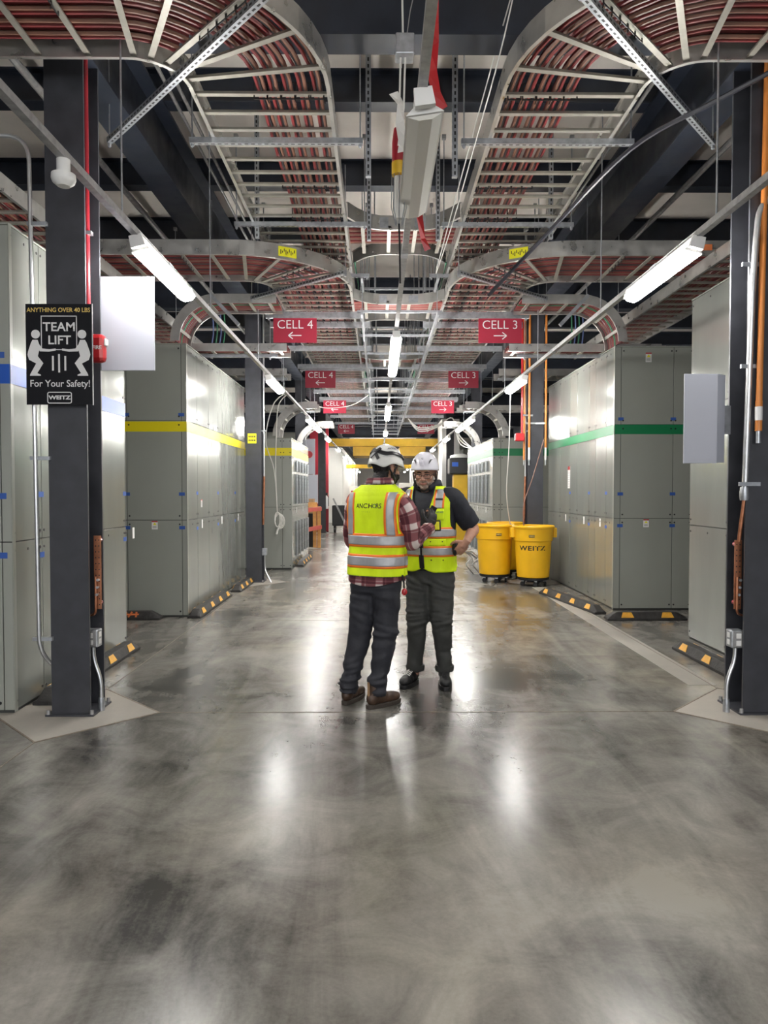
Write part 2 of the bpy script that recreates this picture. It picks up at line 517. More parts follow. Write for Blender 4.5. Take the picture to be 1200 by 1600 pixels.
def cabinet(label, x0, x1, y0, y1, h, side, stripe, front, aisle, seams=(1.16, 2.34), zs=(2.21, 2.33), m_front='cab', m_side='cabside', tags=True, group='switchgear cabinets', labels=True):
    """box-built switchgear: dark carcass, enamel panels with open joints on the viewer's side and on the aisle side"""
    t = thing('switchgear_cabinet', label, 'cabinet', ((x0 + x1) / 2, (y0 + y1) / 2, 0), group)
    xa = x1 if side > 0 else x0                       # aisle face
    g, th = 0.0035, 0.008
    MB().box(x0 + .01, x1 - .01, y0 + .01, y1 - .01, 0.0, h - .004).build('carcass', M['gap'], t)
    zz = [0.02] + list(seams) + [h]
    def holes(b, face, cs, z):
        for c in cs:
            if face == 'f':
                b.lathe((c, y0, z), [(0, -.004), (.011, -.004), (.011, .001)], 8, 1, axis='y')
            else:
                b.lathe((xa, c, z), [(0, side * .004), (.010, side * .004), (.010, -side * .001)], 8, 1, axis='x')
    # viewer-facing panels
    for a, b_ in zip(front[:-1], front[1:]):
        for za, zb in zip(zz[:-1], zz[1:]):
            b = MB().box(a + g, b_ - g, y0, y0 + th, za + g, zb - g)
            if b_ - a > .12:
                holes(b, 'f', (a + .028, b_ - .028), za + .05)
                holes(b, 'f', (a + .028, b_ - .028), zb - .05)
            b.build('front_panel', [M[m_front], M['black']], t, 0.0015)
    # aisle-side panels
    xs = (xa - side * th, xa)
    for a, b_ in zip(aisle[:-1], aisle[1:]):
        for za, zb in zip(zz[:-1], zz[1:]):
            b = MB().box(min(xs), max(xs), a + g, b_ - g, za + g, zb - g)
            holes(b, 's', (a + .03, b_ - .03), za + .06)
            holes(b, 's', (a + .03, (a + b_) / 2, b_ - .03), zb - .06)
            b.build('side_panel', [M[m_side], M['black']], t, 0.0015)
    # corner trim and roof cap
    MB().box(min(xa, xa + side * .004), max(xa, xa + side * .004), y0 - .003, y0 + .035, 0.01, h).build('corner_trim', M[m_front], t)
    MB().box(x0 - .004, x1 + .004, y0 - .004, y1 + .004, h, h + .012).build('roof_cap', M[m_front], t)
    if stripe:
        b = MB().box(x0 + .004, x1, y0 - .0015, y0 + .001, zs[0], zs[1])
        b.box(min(xa, xa + side * .0055), max(xa, xa + side * .0055), y0 - .0015, y1 - .004, zs[0], zs[1])
        b.build('colour_stripe', M[stripe], t)
    if tags:
        for c in front[1:-1] if len(front) > 2 else ():
            for z in (seams[0] + .31, seams[0] - .09, seams[-1] + .07):
                MB().box(c - .035, c + .035, y0 - .002, y0 + .001, z - .02, z + .02).build('tape_tag', M['tape'], t)
        for c in aisle[1:-1:2]:
            for z in (seams[0] + .32, seams[0] - .12):
                MB().box(min(xa, xa + side * .002), max(xa, xa + side * .002), c - .05, c + .03, z - .02, z + .02).build('tape_tag', M['tape'], t)
    if labels:
        for k_, c in enumerate(aisle[1:-1:2]):
            b = MB().box(min(xa, xa + side * .002), max(xa, xa + side * .002), c + .2, c + .255, seams[0] - .13, seams[0] - .02)
            b.build('rating_label', M['print'], t)
    return t

def rng(a, b, n):
    return [a + (b - a) * i / n for i in range(n + 1)]

c = cabinet('tall grey switchgear cabinet with blue stripe behind the nearest left column', -4.6, -2.46, 4.78, 6.92, 3.27, 1, 'sblu', [-4.6, -3.3, -2.53, -2.46], [4.78, 5.2, 6.05, 6.9, 6.92], zs=(2.22, 2.35))
warning_label(-2.46, 6.1, 1.07, c, '+x', .07, .13)
c = cabinet('tall grey switchgear cabinet with yellow stripe behind the white board', -4.6, -2.28, 8.46, 12.1, 3.24, 1, 'syel', [-4.6, -3.15, -2.99, -2.34, -2.28], [8.46, 8.95, 9.55, 10.1, 10.7, 11.3, 11.7, 12.1])
warning_label(-2.665, 8.46, 1.10, c)
warning_label(-2.28, 9.15, 1.35, c, '+x', .07, .10)
c = cabinet('lower grey cabinet with yellow stripe and silver ribbed side down the left of the aisle', -3.4, -1.68, 13.7, 16.9, 2.52, 1, 'syel', [-3.4, -1.86, -1.68], [13.7, 14.3, 14.9, 15.5, 16.1, 16.9], seams=(1.2, 2.2), zs=(2.19, 2.34), tags=False)
# right side
c = cabinet('tall grey switchgear cabinet half hidden behind the near right column', 3.16, 5.2, 4.95, 7.2, 3.42, -1, None, [3.16, 4.2, 5.2], [4.95, 5.6, 6.4, 7.2])
warning_label(3.16, 5.85, 1.02, c, '-x', .07, .18)
warning_label(3.16, 6.35, 3.22, c, '-x', .05, .16)
c = cabinet('tall grey switchgear cabinet with green stripe beside the yellow bins', 2.96, 3.95, 8.93, 12.4, 3.31, -1, 'sgrn', [2.96, 3.04, 3.70, 3.95], [8.93, 9.25, 9.7, 10.0, 10.6, 11.0, 11.6, 12.4], zs=(2.22, 2.34))
warning_label(3.37, 8.93, 1.10, c)
warning_label(3.38, 8.93, 3.18, c, w=.075, h=.12)
warning_label(2.96, 11.05, 1.72, c, '-x', .13, .34)
c = cabinet('lower grey cabinet with green stripe behind the two near yellow bins', 2.2, 3.9, 13.7, 17.6, 2.52, -1, 'sgrn', [2.2, 2.35, 3.9], rng(13.7, 17.6, 6), seams=(1.2, 2.2), zs=(2.19, 2.33), tags=False)
# silver louvred ribs on the low cabinets
def ribs(t, x, s, y0, y1, n):
    for i in range(n):
        y = y0 + (y1 - y0) * (i + .5) / n
        for z0, z1 in ((.2, .9), (1.25, 1.85), (1.9, 2.12)):
            MB().tube([(x + s * .02, y, z0), (x + s * .02, y, z1)], .03, 8).build('bus_cover', M['galv'], t)
ribs(bpy.data.objects['switchgear_cabinet.002'], -1.68, 1, 14.1, 16.8, 5)
ribs(bpy.data.objects['switchgear_cabinet.005'], 2.2, -1, 14.1, 17.4, 6)
# the next cabinets, small at the end of the aisle
for i, (x0, x1, y0, y1, h, s) in enumerate([(-4.4, -2.35, 20.6, 25.5, 3.2, 1), (-4.4, -2.65, 33, 45, 3.2, 1), (3.4, 4.8, 28.6, 45, 3.2, -1)]):
    cabinet(['grey cabinet behind the stacked timber on the left', 'far grey cabinet row past the red wall', 'far grey cabinet row past the white wall'][i], x0, x1, y0, y1, h, s, None, rng(x0, x1, 2), rng(y0, y1, 6), tags=False, labels=False)

# ------------------------------------------------------------------ parking stops
def parking_stop(label, c, length, ang, nref=4, graf=False):
    """black rubber wheel stop; c = centre on the floor, ang = direction of its length"""
    t = thing('parking_stop', label, 'wheel stop', (c[0], c[1], 0), 'rubber wheel stops')
    ca, sa = math.cos(ang), math.sin(ang)
    L = Vector((ca, sa, 0)); W = Vector((-sa, ca, 0)); C0 = Vector((c[0], c[1], 0))
    hw, tw, h = .078, .042, .098
    e = length / 2
    secs = [(-e, .55, .35), (-e + .07, 1, .75), (-e + .12, 1, 1), (e - .12, 1, 1), (e - .07, 1, .75), (e, .55, .35)]
    vs = []
    for (d, wk, hk) in secs:
        for (w, z) in ((-hw, .0), (-hw, .025), (-tw, 1), (tw, 1), (hw, .025), (hw, .0)):
            zz = h * hk if z == 1 else z
            vs.append(C0 + L * d + W * (w * (1 if z != 1 else 1)) + UP * zz)
    fs = []
    n = 6
    for i in range(len(secs) - 1):
        for j in range(n):
            q = (j + 1) % n
            fs.append((i * n + j, i * n + q, (i + 1) * n + q, (i + 1) * n + j))
    fs += [tuple(range(n)), tuple(range((len(secs) - 1) * n, len(secs) * n))]
    MB().add(vs, fs).build('rubber_body', M['rubber'], t, 0.006)
    sn = (Vector((0, 0, 1)) * (hw - tw) + W * (h - .025)).normalized()
    for i in range(nref):
        d = -e + length * (i + .5) / nref
        for s in (-1, 1):
            def P(dd, k):
                return C0 + L * (d + dd) + W * (s * (hw + (tw - hw) * k)) + UP * (.025 + (h - .025) * k) + (W * s * (h - .025) + UP * (hw - tw)).normalized() * .002
            q = [P(-.075, .12), P(.075, .12), P(.05, .9), P(-.05, .9)]
            MB().add(q + [p + (W * s + UP).normalized() * .004 for p in q], [(0, 1, 2, 3), (4, 5, 6, 7), (0, 1, 5, 4), (1, 2, 6, 5), (2, 3, 7, 6), (3, 0, 4, 7)]).build('reflector', M['refl'], t)
    if graf:
        b = MB()
        for i, d in enumerate((.30, .36, .40, .46, .50, .57, .62)):
            for s in (-1,):
                p = lambda dd, kk: C0 + L * (d + dd) + W * (s * (hw + (tw - hw) * kk)) + UP * (.028 + (h - .02) * kk) + (W * s * (h - .025) + UP * (hw - tw)).normalized() * .003
                b.bar(p(-.02 if i % 2 else .02, .1), p(.02, .85), .022, .003, up=(W * s + UP))
                b.bar(p(-.05, .45), p(.05, .5), .02, .003, up=(W * s + UP))
        b.build('paint_scrawl', M['graf'], t)
    return t
parking_stop('black rubber wheel stop along the blue striped cabinet', (-2.35, 5.85), 1.8, PI / 2)
parking_stop('black wheel stop with orange scrawl before the yellow striped cabinet front', (-3.47, 8.33), 1.83, 0, 0, True)
parking_stop('black and amber wheel stop along the near half of the yellow striped cabinet', (-2.185, 9.28), 1.83, PI / 2)
parking_stop('wheel stop farther along the yellow striped cabinet, by the second left column', (-2.13, 11.3), 1.5, PI / 2)
parking_stop('wheel stop along the low ribbed cabinet on the left', (-1.58, 15.1), 1.83, PI / 2)
parking_stop('wheel stop lying askew beside the green striped cabinet, in front of the bins', (2.57, 9.52), 1.83, math.atan2(1.66, -.25))
parking_stop('short wheel stop with two amber marks before the green striped cabinet front', (3.12, 8.26), .93, 0, 2)
parking_stop('wheel stop running behind the near right column', (2.87, 5.8), 1.83, PI / 2)

# ------------------------------------------------------------------ yellow bins on dollies
def bin_(label, cx, cy, mark=False, name=True):
    t = thing('waste_bin', label, 'bin', (cx, cy, 0), 'yellow waste bins')
    z0 = .14
    prof = [(0.0, z0), (.235, z0), (.252, z0 + .01), (.268, z0 + .22), (.285, z0 + .56), (.287, z0 + .575), (.305, z0 + .585), (.312, z0 + .72), (.318, z0 + .78), (.336, z0 + .785), (.338, z0 + .81), (.328, z0 + .822), (.312, z0 + .815), (.300, z0 + .72), (.27, z0 + .4), (.24, z0 + .03), (0, z0 + .03)]
    MB().lathe((cx, cy, 0), prof, 48).build('tub', M['yel'], t, sharp=28)
    for s in (-1, 1):
        b = MB()
        b.box(cx + s * .335 - .03, cx + s * .335 + .03, cy - .075, cy + .075, z0 + .63, z0 + .785)
        b.build('handle', M['yel'], t, .012)
    b = MB().lathe((cx, cy, 0), [(0, .098), (.235, .098), (.25, .11), (.25, .135), (.235, .142), (0, .142)], 36)
    d = b.build('dolly', M['black'], t)
    for k_ in range(5):
        a = k_ * 2 * PI / 5 - PI / 2
        wx, wy = cx + .19 * math.cos(a), cy + .19 * math.sin(a)
        MB().lathe((wx, wy, .038), [(0, -.015), (.030, -.015), (.037, -.008), (.037, .008), (.030, .015), (0, .015)], 16, axis='x' if k_ % 2 else 'y').build('caster', M['black'], d)
        MB().box(wx - .02, wx + .02, wy - .02, wy + .02, .076, .099).build('caster_plate', M['galv'], d)
    def wrap(mb, vs, fs, ang, z, zrad, m):
        P = []
        for x, y in vs:
            r = zrad(z + y - z0) + .0022
            a = -PI / 2 + ang + x / r
            P.append(Vector((cx + r * math.cos(a), cy + r * math.sin(a), z + y)))
        mb.add(P, fs, m)
    low = lambda q: .268 + (.285 - .268) * (q - .22) / .34
    top = lambda q: .305 + .013 * (q - .585) / .195
    if name:
        b = MB(); vs, fs = text_geo('WEITZ', .10, bold=.0028, sx=1.3, spacing=1.12)
        wrap(b, vs, fs, -.26, z0 + .47, low, 0); b.build('stencil_lettering', M['black'], t)
    b = MB()
    n = 8
    vs = [(-.045 + .09 * i / n, yy) for yy in (-.02, .02) for i in range(n + 1)]
    fs = [(i, i + 1, n + 2 + i, n + 1 + i) for i in range(n)]
    wrap(b, vs, fs, -.28 if name else .06, z0 + .665, lambda q: top(q) + .001, 0)
    vs, fs = text_geo('CLAYS' if False else 'WEITZ', .028, bold=.001)
    wrap(b, vs, fs, -.28 if name else .06, z0 + .665, lambda q: top(q) + .002, 1)
    b.build('bin_label', [M['black'], M['gold']], t)
    return t
bin_('yellow waste bin lettered in black, closest to the green striped cabinet', 2.46, 11.3, True)
bin_('yellow waste bin without big lettering, left of the lettered one', 1.92, 11.75, name=False)
bin_('yellow waste bin mostly hidden behind the two in front', 2.24, 12.5, name=False)

# ------------------------------------------------------------------ ladder cable trays
def line_path(a, b, lat, n=2):
    a = Vector(a); b = Vector(b); lat = Vector(lat)
    return [(a.lerp(b, i / (n - 1)), lat, UP) for i in range(n)]
def arc_h(c, r, a0, a1, n=14):
    """level bend; lateral points away from the centre"""
    return [(Vector(c) + Vector((math.cos(a), math.sin(a), 0)) * r, Vector((math.cos(a), math.sin(a), 0)), UP) for a in [a0 + (a1 - a0) * i / (n - 1) for i in range(n)]]
def arc_v(c, r, a0, a1, sx, n=10):
    """bend in the x-z plane"""
    out = []
    for i in range(n):
        a = a0 + (a1 - a0) * i / (n - 1)
        U = Vector((sx * math.cos(a), 0, math.sin(a)))
        out.append((Vector(c) + U * r, YY, U))
    return out
def along(path, d):
    acc = 0
    for (p, l, u), (p2, l2, u2) in zip(path[:-1], path[1:]):
        s = (p2 - p).length
        if acc + s >= d - 1e-6:
            k_ = (d - acc) / s
            return (p.lerp(p2, k_), l.lerp(l2, k_).normalized(), u.lerp(u2, k_).normalized())
        acc += s
    return path[-1]
def plen(path):
    return sum((b[0] - a[0]).length for a, b in zip(path[:-1], path[1:]))
RUNG = {}
def rung_mesh(w):
    k_ = round(w, 3)
    if k_ not in RUNG:
        pr = [(-.019, 0), (.019, 0), (.019, .006), (.012, .022), (-.012, .022), (-.019, .006)]
        b = MB().sweep([(Vector((-w / 2, 0, 0)), YY, UP), (Vector((w / 2, 0, 0)), YY, UP)], pr)
        RUNG[k_] = b.mesh('rung', M['rung'])
    return RUNG[k_]
def rail_prof(h, s):
    t, f = .004, .026
    return [(0, 0), (-s * f, 0), (-s * f, t), (-s * t, t), (-s * t, h - t), (-s * f, h - t), (-s * f, h), (0, h)]
def cable_tray(label, path, w, h=.15, sp=.235, rungs=True, group='ladder cable trays', m='alu', off=.1):
    org = along(path, plen(path) / 2)[0]
    t = thing('cable_tray', label, 'cable tray', org, group)
    for s in (-1, 1):
        fr = [(P + L * (s * w / 2), L, U) for P, L, U in path]
        MB().sweep(fr, rail_prof(h, s)).build('side_rail', M[m], t)
    if rungs:
        me = rung_mesh(w - .02)
        n = max(1, int((plen(path) - off) / sp))
        for i in range(n + 1):
            P, L, U = along(path, off + i * sp)
            o = bpy.data.objects.new('rung', me)
            COL.objects.link(o)
            o.parent = t
            T = L.cross(U)
            P2 = P + U * .018
            o.matrix_local = Matrix(((L.x, -T.x, U.x, P2.x - org.x), (L.y, -T.y, U.y, P2.y - org.y), (L.z, -T.z, U.z, P2.z - org.z), (0, 0, 0, 1)))
            WORLD[o.name] = P2
    return t
def cable_bundle(label, path, off, up=.062, strands=(('cred', -.018, 0), ('cblk', .002, .012), ('ctan', .022, -.002), ('cred', .012, .03)), r=.0125, group='bundles of power cable', ties=None, wob=.006):
    org = along(path, plen(path) / 2)[0]
    t = thing('cable_bundle', label, 'cable', org, group)
    for k_, (mm, dl, du) in enumerate(strands):
        pts = []
        for i, (P, L, U) in enumerate(path):
            q = wob * noise.noise(Vector((P.x * 1.7 + off * 31, P.y * 1.7, k_ * 5.0)))
            pts.append(P + L * (off + dl + q) + U * (up + du + q * .5))
        MB().tube(pts, r, 6).build('cable', M[mm], t)
    if ties:
        for d in ties:
            P, L, U = along(path, d)
            T = L.cross(U).normalized()
            b = MB()
            c0 = P + L * off + U * .048
            w2, h2 = .044, .054
            for a, bb in ((( -w2, -h2), (w2, -h2)), ((w2, -h2), (w2, h2)), ((w2, h2), (-w2, h2)), ((-w2, h2), (-w2, -h2))):
                b.bar(c0 + L * a[0] + U * a[1], c0 + L * bb[0] + U * bb[1], .009, .005, up=T)
            b.bar(c0 + U * -h2 + L * w2, c0 + U * (-h2 - .03) + L * (w2 + .012), .006, .004, up=T)
            b.build('cable_tie', M['black'], t)
    return t

def fine(path, step=.35):
    n = max(2, int(plen(path) / step) + 1)
    L_ = plen(path)
    return [along(path, L_ * i / (n - 1)) for i in range(n)]

TW = .93
HANG = []
SIDE = (('left', 1), ('right', -1))
def mx(x, s): return x if s == 1 else mir(x)
def mpath(path, s):
    """mirror a left-hand path over the aisle's axis"""
    if s == 1:
        return path
    return [(Vector((mir(P.x), P.y, P.z)), Vector((-L.x, L.y, L.z)), Vector((-U.x, U.y, U.z))) for P, L, U in path]

ZU, ZL = 4.15, 3.88
for side, s in SIDE:
    # upper layer: in from the side, round the corner and away down the aisle
    xr = mpath(line_path((-5.2, 3.985, ZU), (-1.55, 3.985, ZU), (0, -1, 0)), s)
    bend = mpath(arc_h((-1.55, 4.75, ZU), .765, -PI / 2, 0), s)
    cable_tray('big aluminium ladder tray entering overhead from the %s edge of view' % side, xr, TW, sp=.30, off=.12)
    cable_tray('sharply curved aluminium ladder tray in the top %s corner' % side, bend, TW, sp=.24, off=.12)
    ys = [4.75, 7.75, 10.75, 13.75, 17.75, 21.75, 25.75]
    runs = []
    for i in range(len(ys) - 1):
        p = mpath(line_path((-.785, ys[i], ZU), (-.785, ys[i + 1], ZU), (1, 0, 0)), s)
        runs.append(p)
        cable_tray('%s straight length of the upper ladder tray over the %s half of the aisle' % (nth(i), side), p, TW, off=.12, sp=.235 if i < 4 else .33)
    whole = fine(mpath(line_path((-5.2, 3.985, ZU), (-1.6, 3.985, ZU), (0, -1, 0)), s), .5) + mpath(arc_h((-1.55, 4.75, ZU), .765, -PI / 2, 0, 12), s) + fine(mpath(line_path((-.785, 4.9, ZU), (-.785, 25.7, ZU), (1, 0, 0)), s), .9)
    for i, off in enumerate((.37, .27, .175, .08, -.01)):
        cable_bundle('%s red and black cable bundle from the outer rail of the upper %s tray' % (nth(i) if i else 'first', side), whole, off, ties=[2.52, 3.42, 4.25, 4.97, 6.38, 7.085, 8.205, 8.91, 9.85])
    ex = fine(mpath(line_path((-5.2, 3.985, ZU), (-1.55, 3.985, ZU), (0, -1, 0)), s), .5) + mpath(arc_h((-1.55, 4.75, ZU), .765, -PI / 2, -.76, 7), s)
    for i, off in enumerate((-.11, -.22, -.33)):
        cable_bundle('%s inner cable bundle on the side-entering part of the upper %s tray' % (nth(i) if i else 'first', side), ex, off)

    # lower layer: same turn one bay farther on
    y2 = 7.68
    xr = mpath(line_path((-5.2, y2, ZL), (-1.55, y2, ZL), (0, -1, 0)), s)
    bend = mpath(arc_h((-1.55, y2 + .765, ZL), .765, -PI / 2, 0), s)
    cable_tray('aluminium ladder tray crossing behind the %s-hand lamp rail' % side, xr, TW, sp=.30, off=.2)
    cable_tray('curved aluminium ladder tray above the nearest crimson sign on the %s' % side, bend, TW, sp=.24, off=.12)
    ys = [y2 + .765, 11.4, 14.4, 17.4, 21.4, 25.4]
    for i in range(len(ys) - 1):
        p = mpath(line_path((-.785, ys[i], ZL), (-.785, ys[i + 1], ZL), (1, 0, 0)), s)
        cable_tray('%s straight length of the lower ladder tray over the %s half of the aisle' % (nth(i), side), p, TW, off=.12, sp=.235 if i < 3 else .33)
    whole = fine(mpath(line_path((-5.2, y2, ZL), (-1.6, y2, ZL), (0, -1, 0)), s), .5) + mpath(arc_h((-1.55, y2 + .765, ZL), .765, -PI / 2, 0, 10), s) + fine(mpath(line_path((-.785, y2 + .9, ZL), (-.785, 25.3, ZL), (1, 0, 0)), s), .9)
    for i, off in enumerate((.36, .26, .16, .06, -.04, -.14, -.24, -.34)):
        cable_bundle('%s red cable bundle from the outer rail of the lower %s tray' % (nth(i) if i else 'first', side), whole, off, strands=(('cred', -.028, 0), ('cred', .0, .006), ('ctan' if i % 2 else 'cblk', .028, 0)), r=.014, ties=[3.2, 4.25, 4.97, 5.675, 6.38, 7.085] if i < 5 else None)

    # drop onto the tall cabinet
    ydrop = 9.02
    run = mpath(line_path((-1.25, ydrop, 3.80), (-1.98, ydrop, 3.80), (0, 1, 0)), s)
    cable_tray('short side branch of ladder tray leading to the %s drop' % side, run, .56, .11, sp=.24)
    dr = arc_v((mx(-1.98, s), ydrop, 3.34), .46, PI / 2, 0, -1 if s == 1 else 1)
    cable_tray('ladder tray bending down onto the tall %s cabinet' % side, dr, .56, .11, sp=.24, off=.1)
    pth = [(P, L, -U) for P, L, U in dr]
    for i, off in enumerate((-.20, -.10, 0, .10, .20)):
        cable_bundle('%s cable bundle bending down onto the tall %s cabinet' % (nth(i) if i else 'first', side), fine(run, .3) + dr, off, up=.05, strands=((('cred', 'cred', 'cgrn', 'cred', 'ctan')[i], -.02, 0), ('cblk' if i != 2 else 'cgrn', .008, .004), ('cred', .034, 0)), r=.015, wob=.003)
    # level feeder tray at cabinet-top height
    fd = mpath(line_path((-3.2, 9.55, 3.33), (-1.2, 9.55, 3.33), (0, 1, 0)), s)
    cable_tray('low level ladder tray at cabinet-top height on the %s' % side, fd, .46, .10, sp=.30)
    for i, off in enumerate((-.12, -.02, .08)):
        cable_bundle('%s thin bundle lying in the low level %s tray' % (nth(i) if i else 'first', side), fine(fd), off, up=.05)
    # tray over the cabinets, running away
    st = mpath(line_path((-3.10, 4.3, 3.72), (-3.10, 8.0, 3.72), (1, 0, 0)), s)
    st2 = mpath(line_path((-3.10, 8.0, 3.72), (-3.10, 12.0, 3.72), (1, 0, 0)), s)
    cable_tray('ladder tray running above the near %s cabinet' % side, st, .64, .13)
    cable_tray('ladder tray running above the striped %s cabinet' % side, st2, .64, .13)
    for i, off in enumerate((-.2, -.08, .04, .16)):
        cable_bundle('%s dark red bundle in the tray above the %s cabinets' % (nth(i) if i else 'first', side), fine(mpath(line_path((-3.10, 4.3, 3.72), (-3.10, 12.0, 3.72), (1, 0, 0)), s), .8), off)
    # drop near the low cabinet
    for k_, yq in enumerate((14.6, 18.6)):
        dr = arc_v((mx(-1.45, s), yq, 2.62), .55, PI / 2, 0, -1 if s == 1 else 1)
        cable_tray('%s silver tray hooping down over the low %s cabinet' % (('near', 'far')[k_], side), dr, .5, .14, sp=.2)
        rn = mpath(line_path((-1.24 + .06 * k_, yq, 3.17), (-1.45, yq, 3.17), (0, 1, 0)), s)
        cable_tray('%s stub of tray feeding the hoop over the low %s cabinet' % (('near', 'far')[k_], side), rn, .5, .14, sp=.24)
    # farther cross trays
    for k_, yq in enumerate((12.9, 18.2)):
        p = mpath(line_path((-4.2, yq, 3.55), (-1.62 + .1 * k_, yq, 3.55), (0, 1, 0)), s)
        HANG.append((mx(-2.4, s), mx(-1.75, s), yq, 3.55, ('nearer', 'farther')[k_], side))
        cable_tray('%s cross tray from the %s side, behind the crimson signs' % (('nearer', 'farther')[k_], side), p, .6, .12, sp=.3)

# flared links across the middle, from one half to the other
def link_tray(label, y, z, w, flare, h=.15):
    x0, x1 = -.31, .81
    t = thing('cable_tray', label, 'cable tray', (AX, y + w / 2, z), 'ladder cable trays')
    n = 14
    for yy, s in ((y, -1), (y + w, 1)):
        pts = []
        for i in range(n + 1):
            x = x0 + (x1 - x0) * i / n
            e = abs(x - AX) / ((x1 - x0) / 2)
            pts.append(Vector((x, yy + s * flare * max(0, (e - .35) / .65) ** 2, z)))
        fr = []
        for i, p in enumerate(pts):
            T = (pts[min(n, i + 1)] - pts[max(0, i - 1)]).normalized()
            fr.append((p, Vector((-T.y, T.x, 0)) * 1, UP))
        MB().sweep(fr, rail_prof(h, 1 if s > 0 else -1)).build('side_rail', M['alu'], t)
    for i in range(4):
        x = x0 + (x1 - x0) * (i + .5) / 4
        MB().bar((x, y, z + .03), (x, y + w, z + .03), .04, .022).build('rung', M['rung'], t)
    for k_, xq in enumerate((-.02, .44)):
        MB().box(xq - .06, xq + .12, y - .006, y - .001, z + .02, z + h - .02).build('splice_plate', M['galv'], t)
    for i, off in enumerate((.16, .28, .40, .52)):
        p = [(Vector((x0 - .2 + (x1 - x0 + .4) * j / 6, y + off, z)), YY, UP) for j in range(7)]
        cable_bundle('%s cable bundle crossing the middle on the %s' % (nth(i) if i else 'first', label.split(' of ')[0]), p, 0, up=.06)
link_tray('nearest flared link of tray between the two upper runs', 7.55, ZU + .1, .8, .35)
link_tray('second flared link of tray hung lower between the two halves', 9.1, ZL, .85, .25, .13)
link_tray('third flared link of tray deeper between the two halves', 12.9, ZL, .85, .25, .13)

# ------------------------------------------------------------------ hangers
def strut(mb, a, b, w=.041, h=.041, m=0):
    mb.bar(a, b, w, h, m)
def slots(mb, a, b, w, h, up=(0, 0, 1), m=1, pitch=.05, side_too=True):
    """dark slots along the underside and the side of a channel"""
    a = Vector(a); b = Vector(b); T = (b - a).normalized(); u = Vector(up)
    l = T.cross(u).normalized(); u = l.cross(T)
    n = int((b - a).length / pitch)
    for i in range(n):
        p = a + T * (pitch * (i + .5))
        for q, nn in ((p - u * (h / 2 + .0006), l), (p + l * (w / 2 + .0006), u), (p - l * (w / 2 + .0006), u))[:3 if side_too else 1]:
            e, f = T * .014, nn * .0065
            mb.add([q - e - f, q + e - f, q + e + f, q - e + f], [(0, 1, 2, 3)], m)
def trapeze(label, xa, xb, y, z, rods, ztop=5.0, dbl=False, slot=False, group='strut hangers'):
    t = thing('strut_hanger', label, 'hanger', ((xa + xb) / 2, y, z), group)
    b = MB(); h = .082 if dbl else .041
    strut(b, (xa, y, z - h / 2), (xb, y, z - h / 2), .041, h)
    if slot:
        slots(b, (xa, y, z - h / 2), (xb, y, z - h / 2), .041, h, side_too=False)
    b.build('channel', [M['galv'], M['black']], t)
    for x in rods:
        MB().tube([(x, y, z - h - .03), (x, y, ztop)], .006, 6).build('threaded_rod', M['galv'], t)
        MB().lathe((x, y, z - h), [(0, -.022), (.013, -.022), (.013, 0), (.02, 0), (.02, .004), (0, .004)], 6).build('nut', M['galv'], t)
        MB().box(x - .02, x + .02, y - .02, y + .02, ztop - .04, ztop).build('beam_clamp', M['dull'], t)
    return t
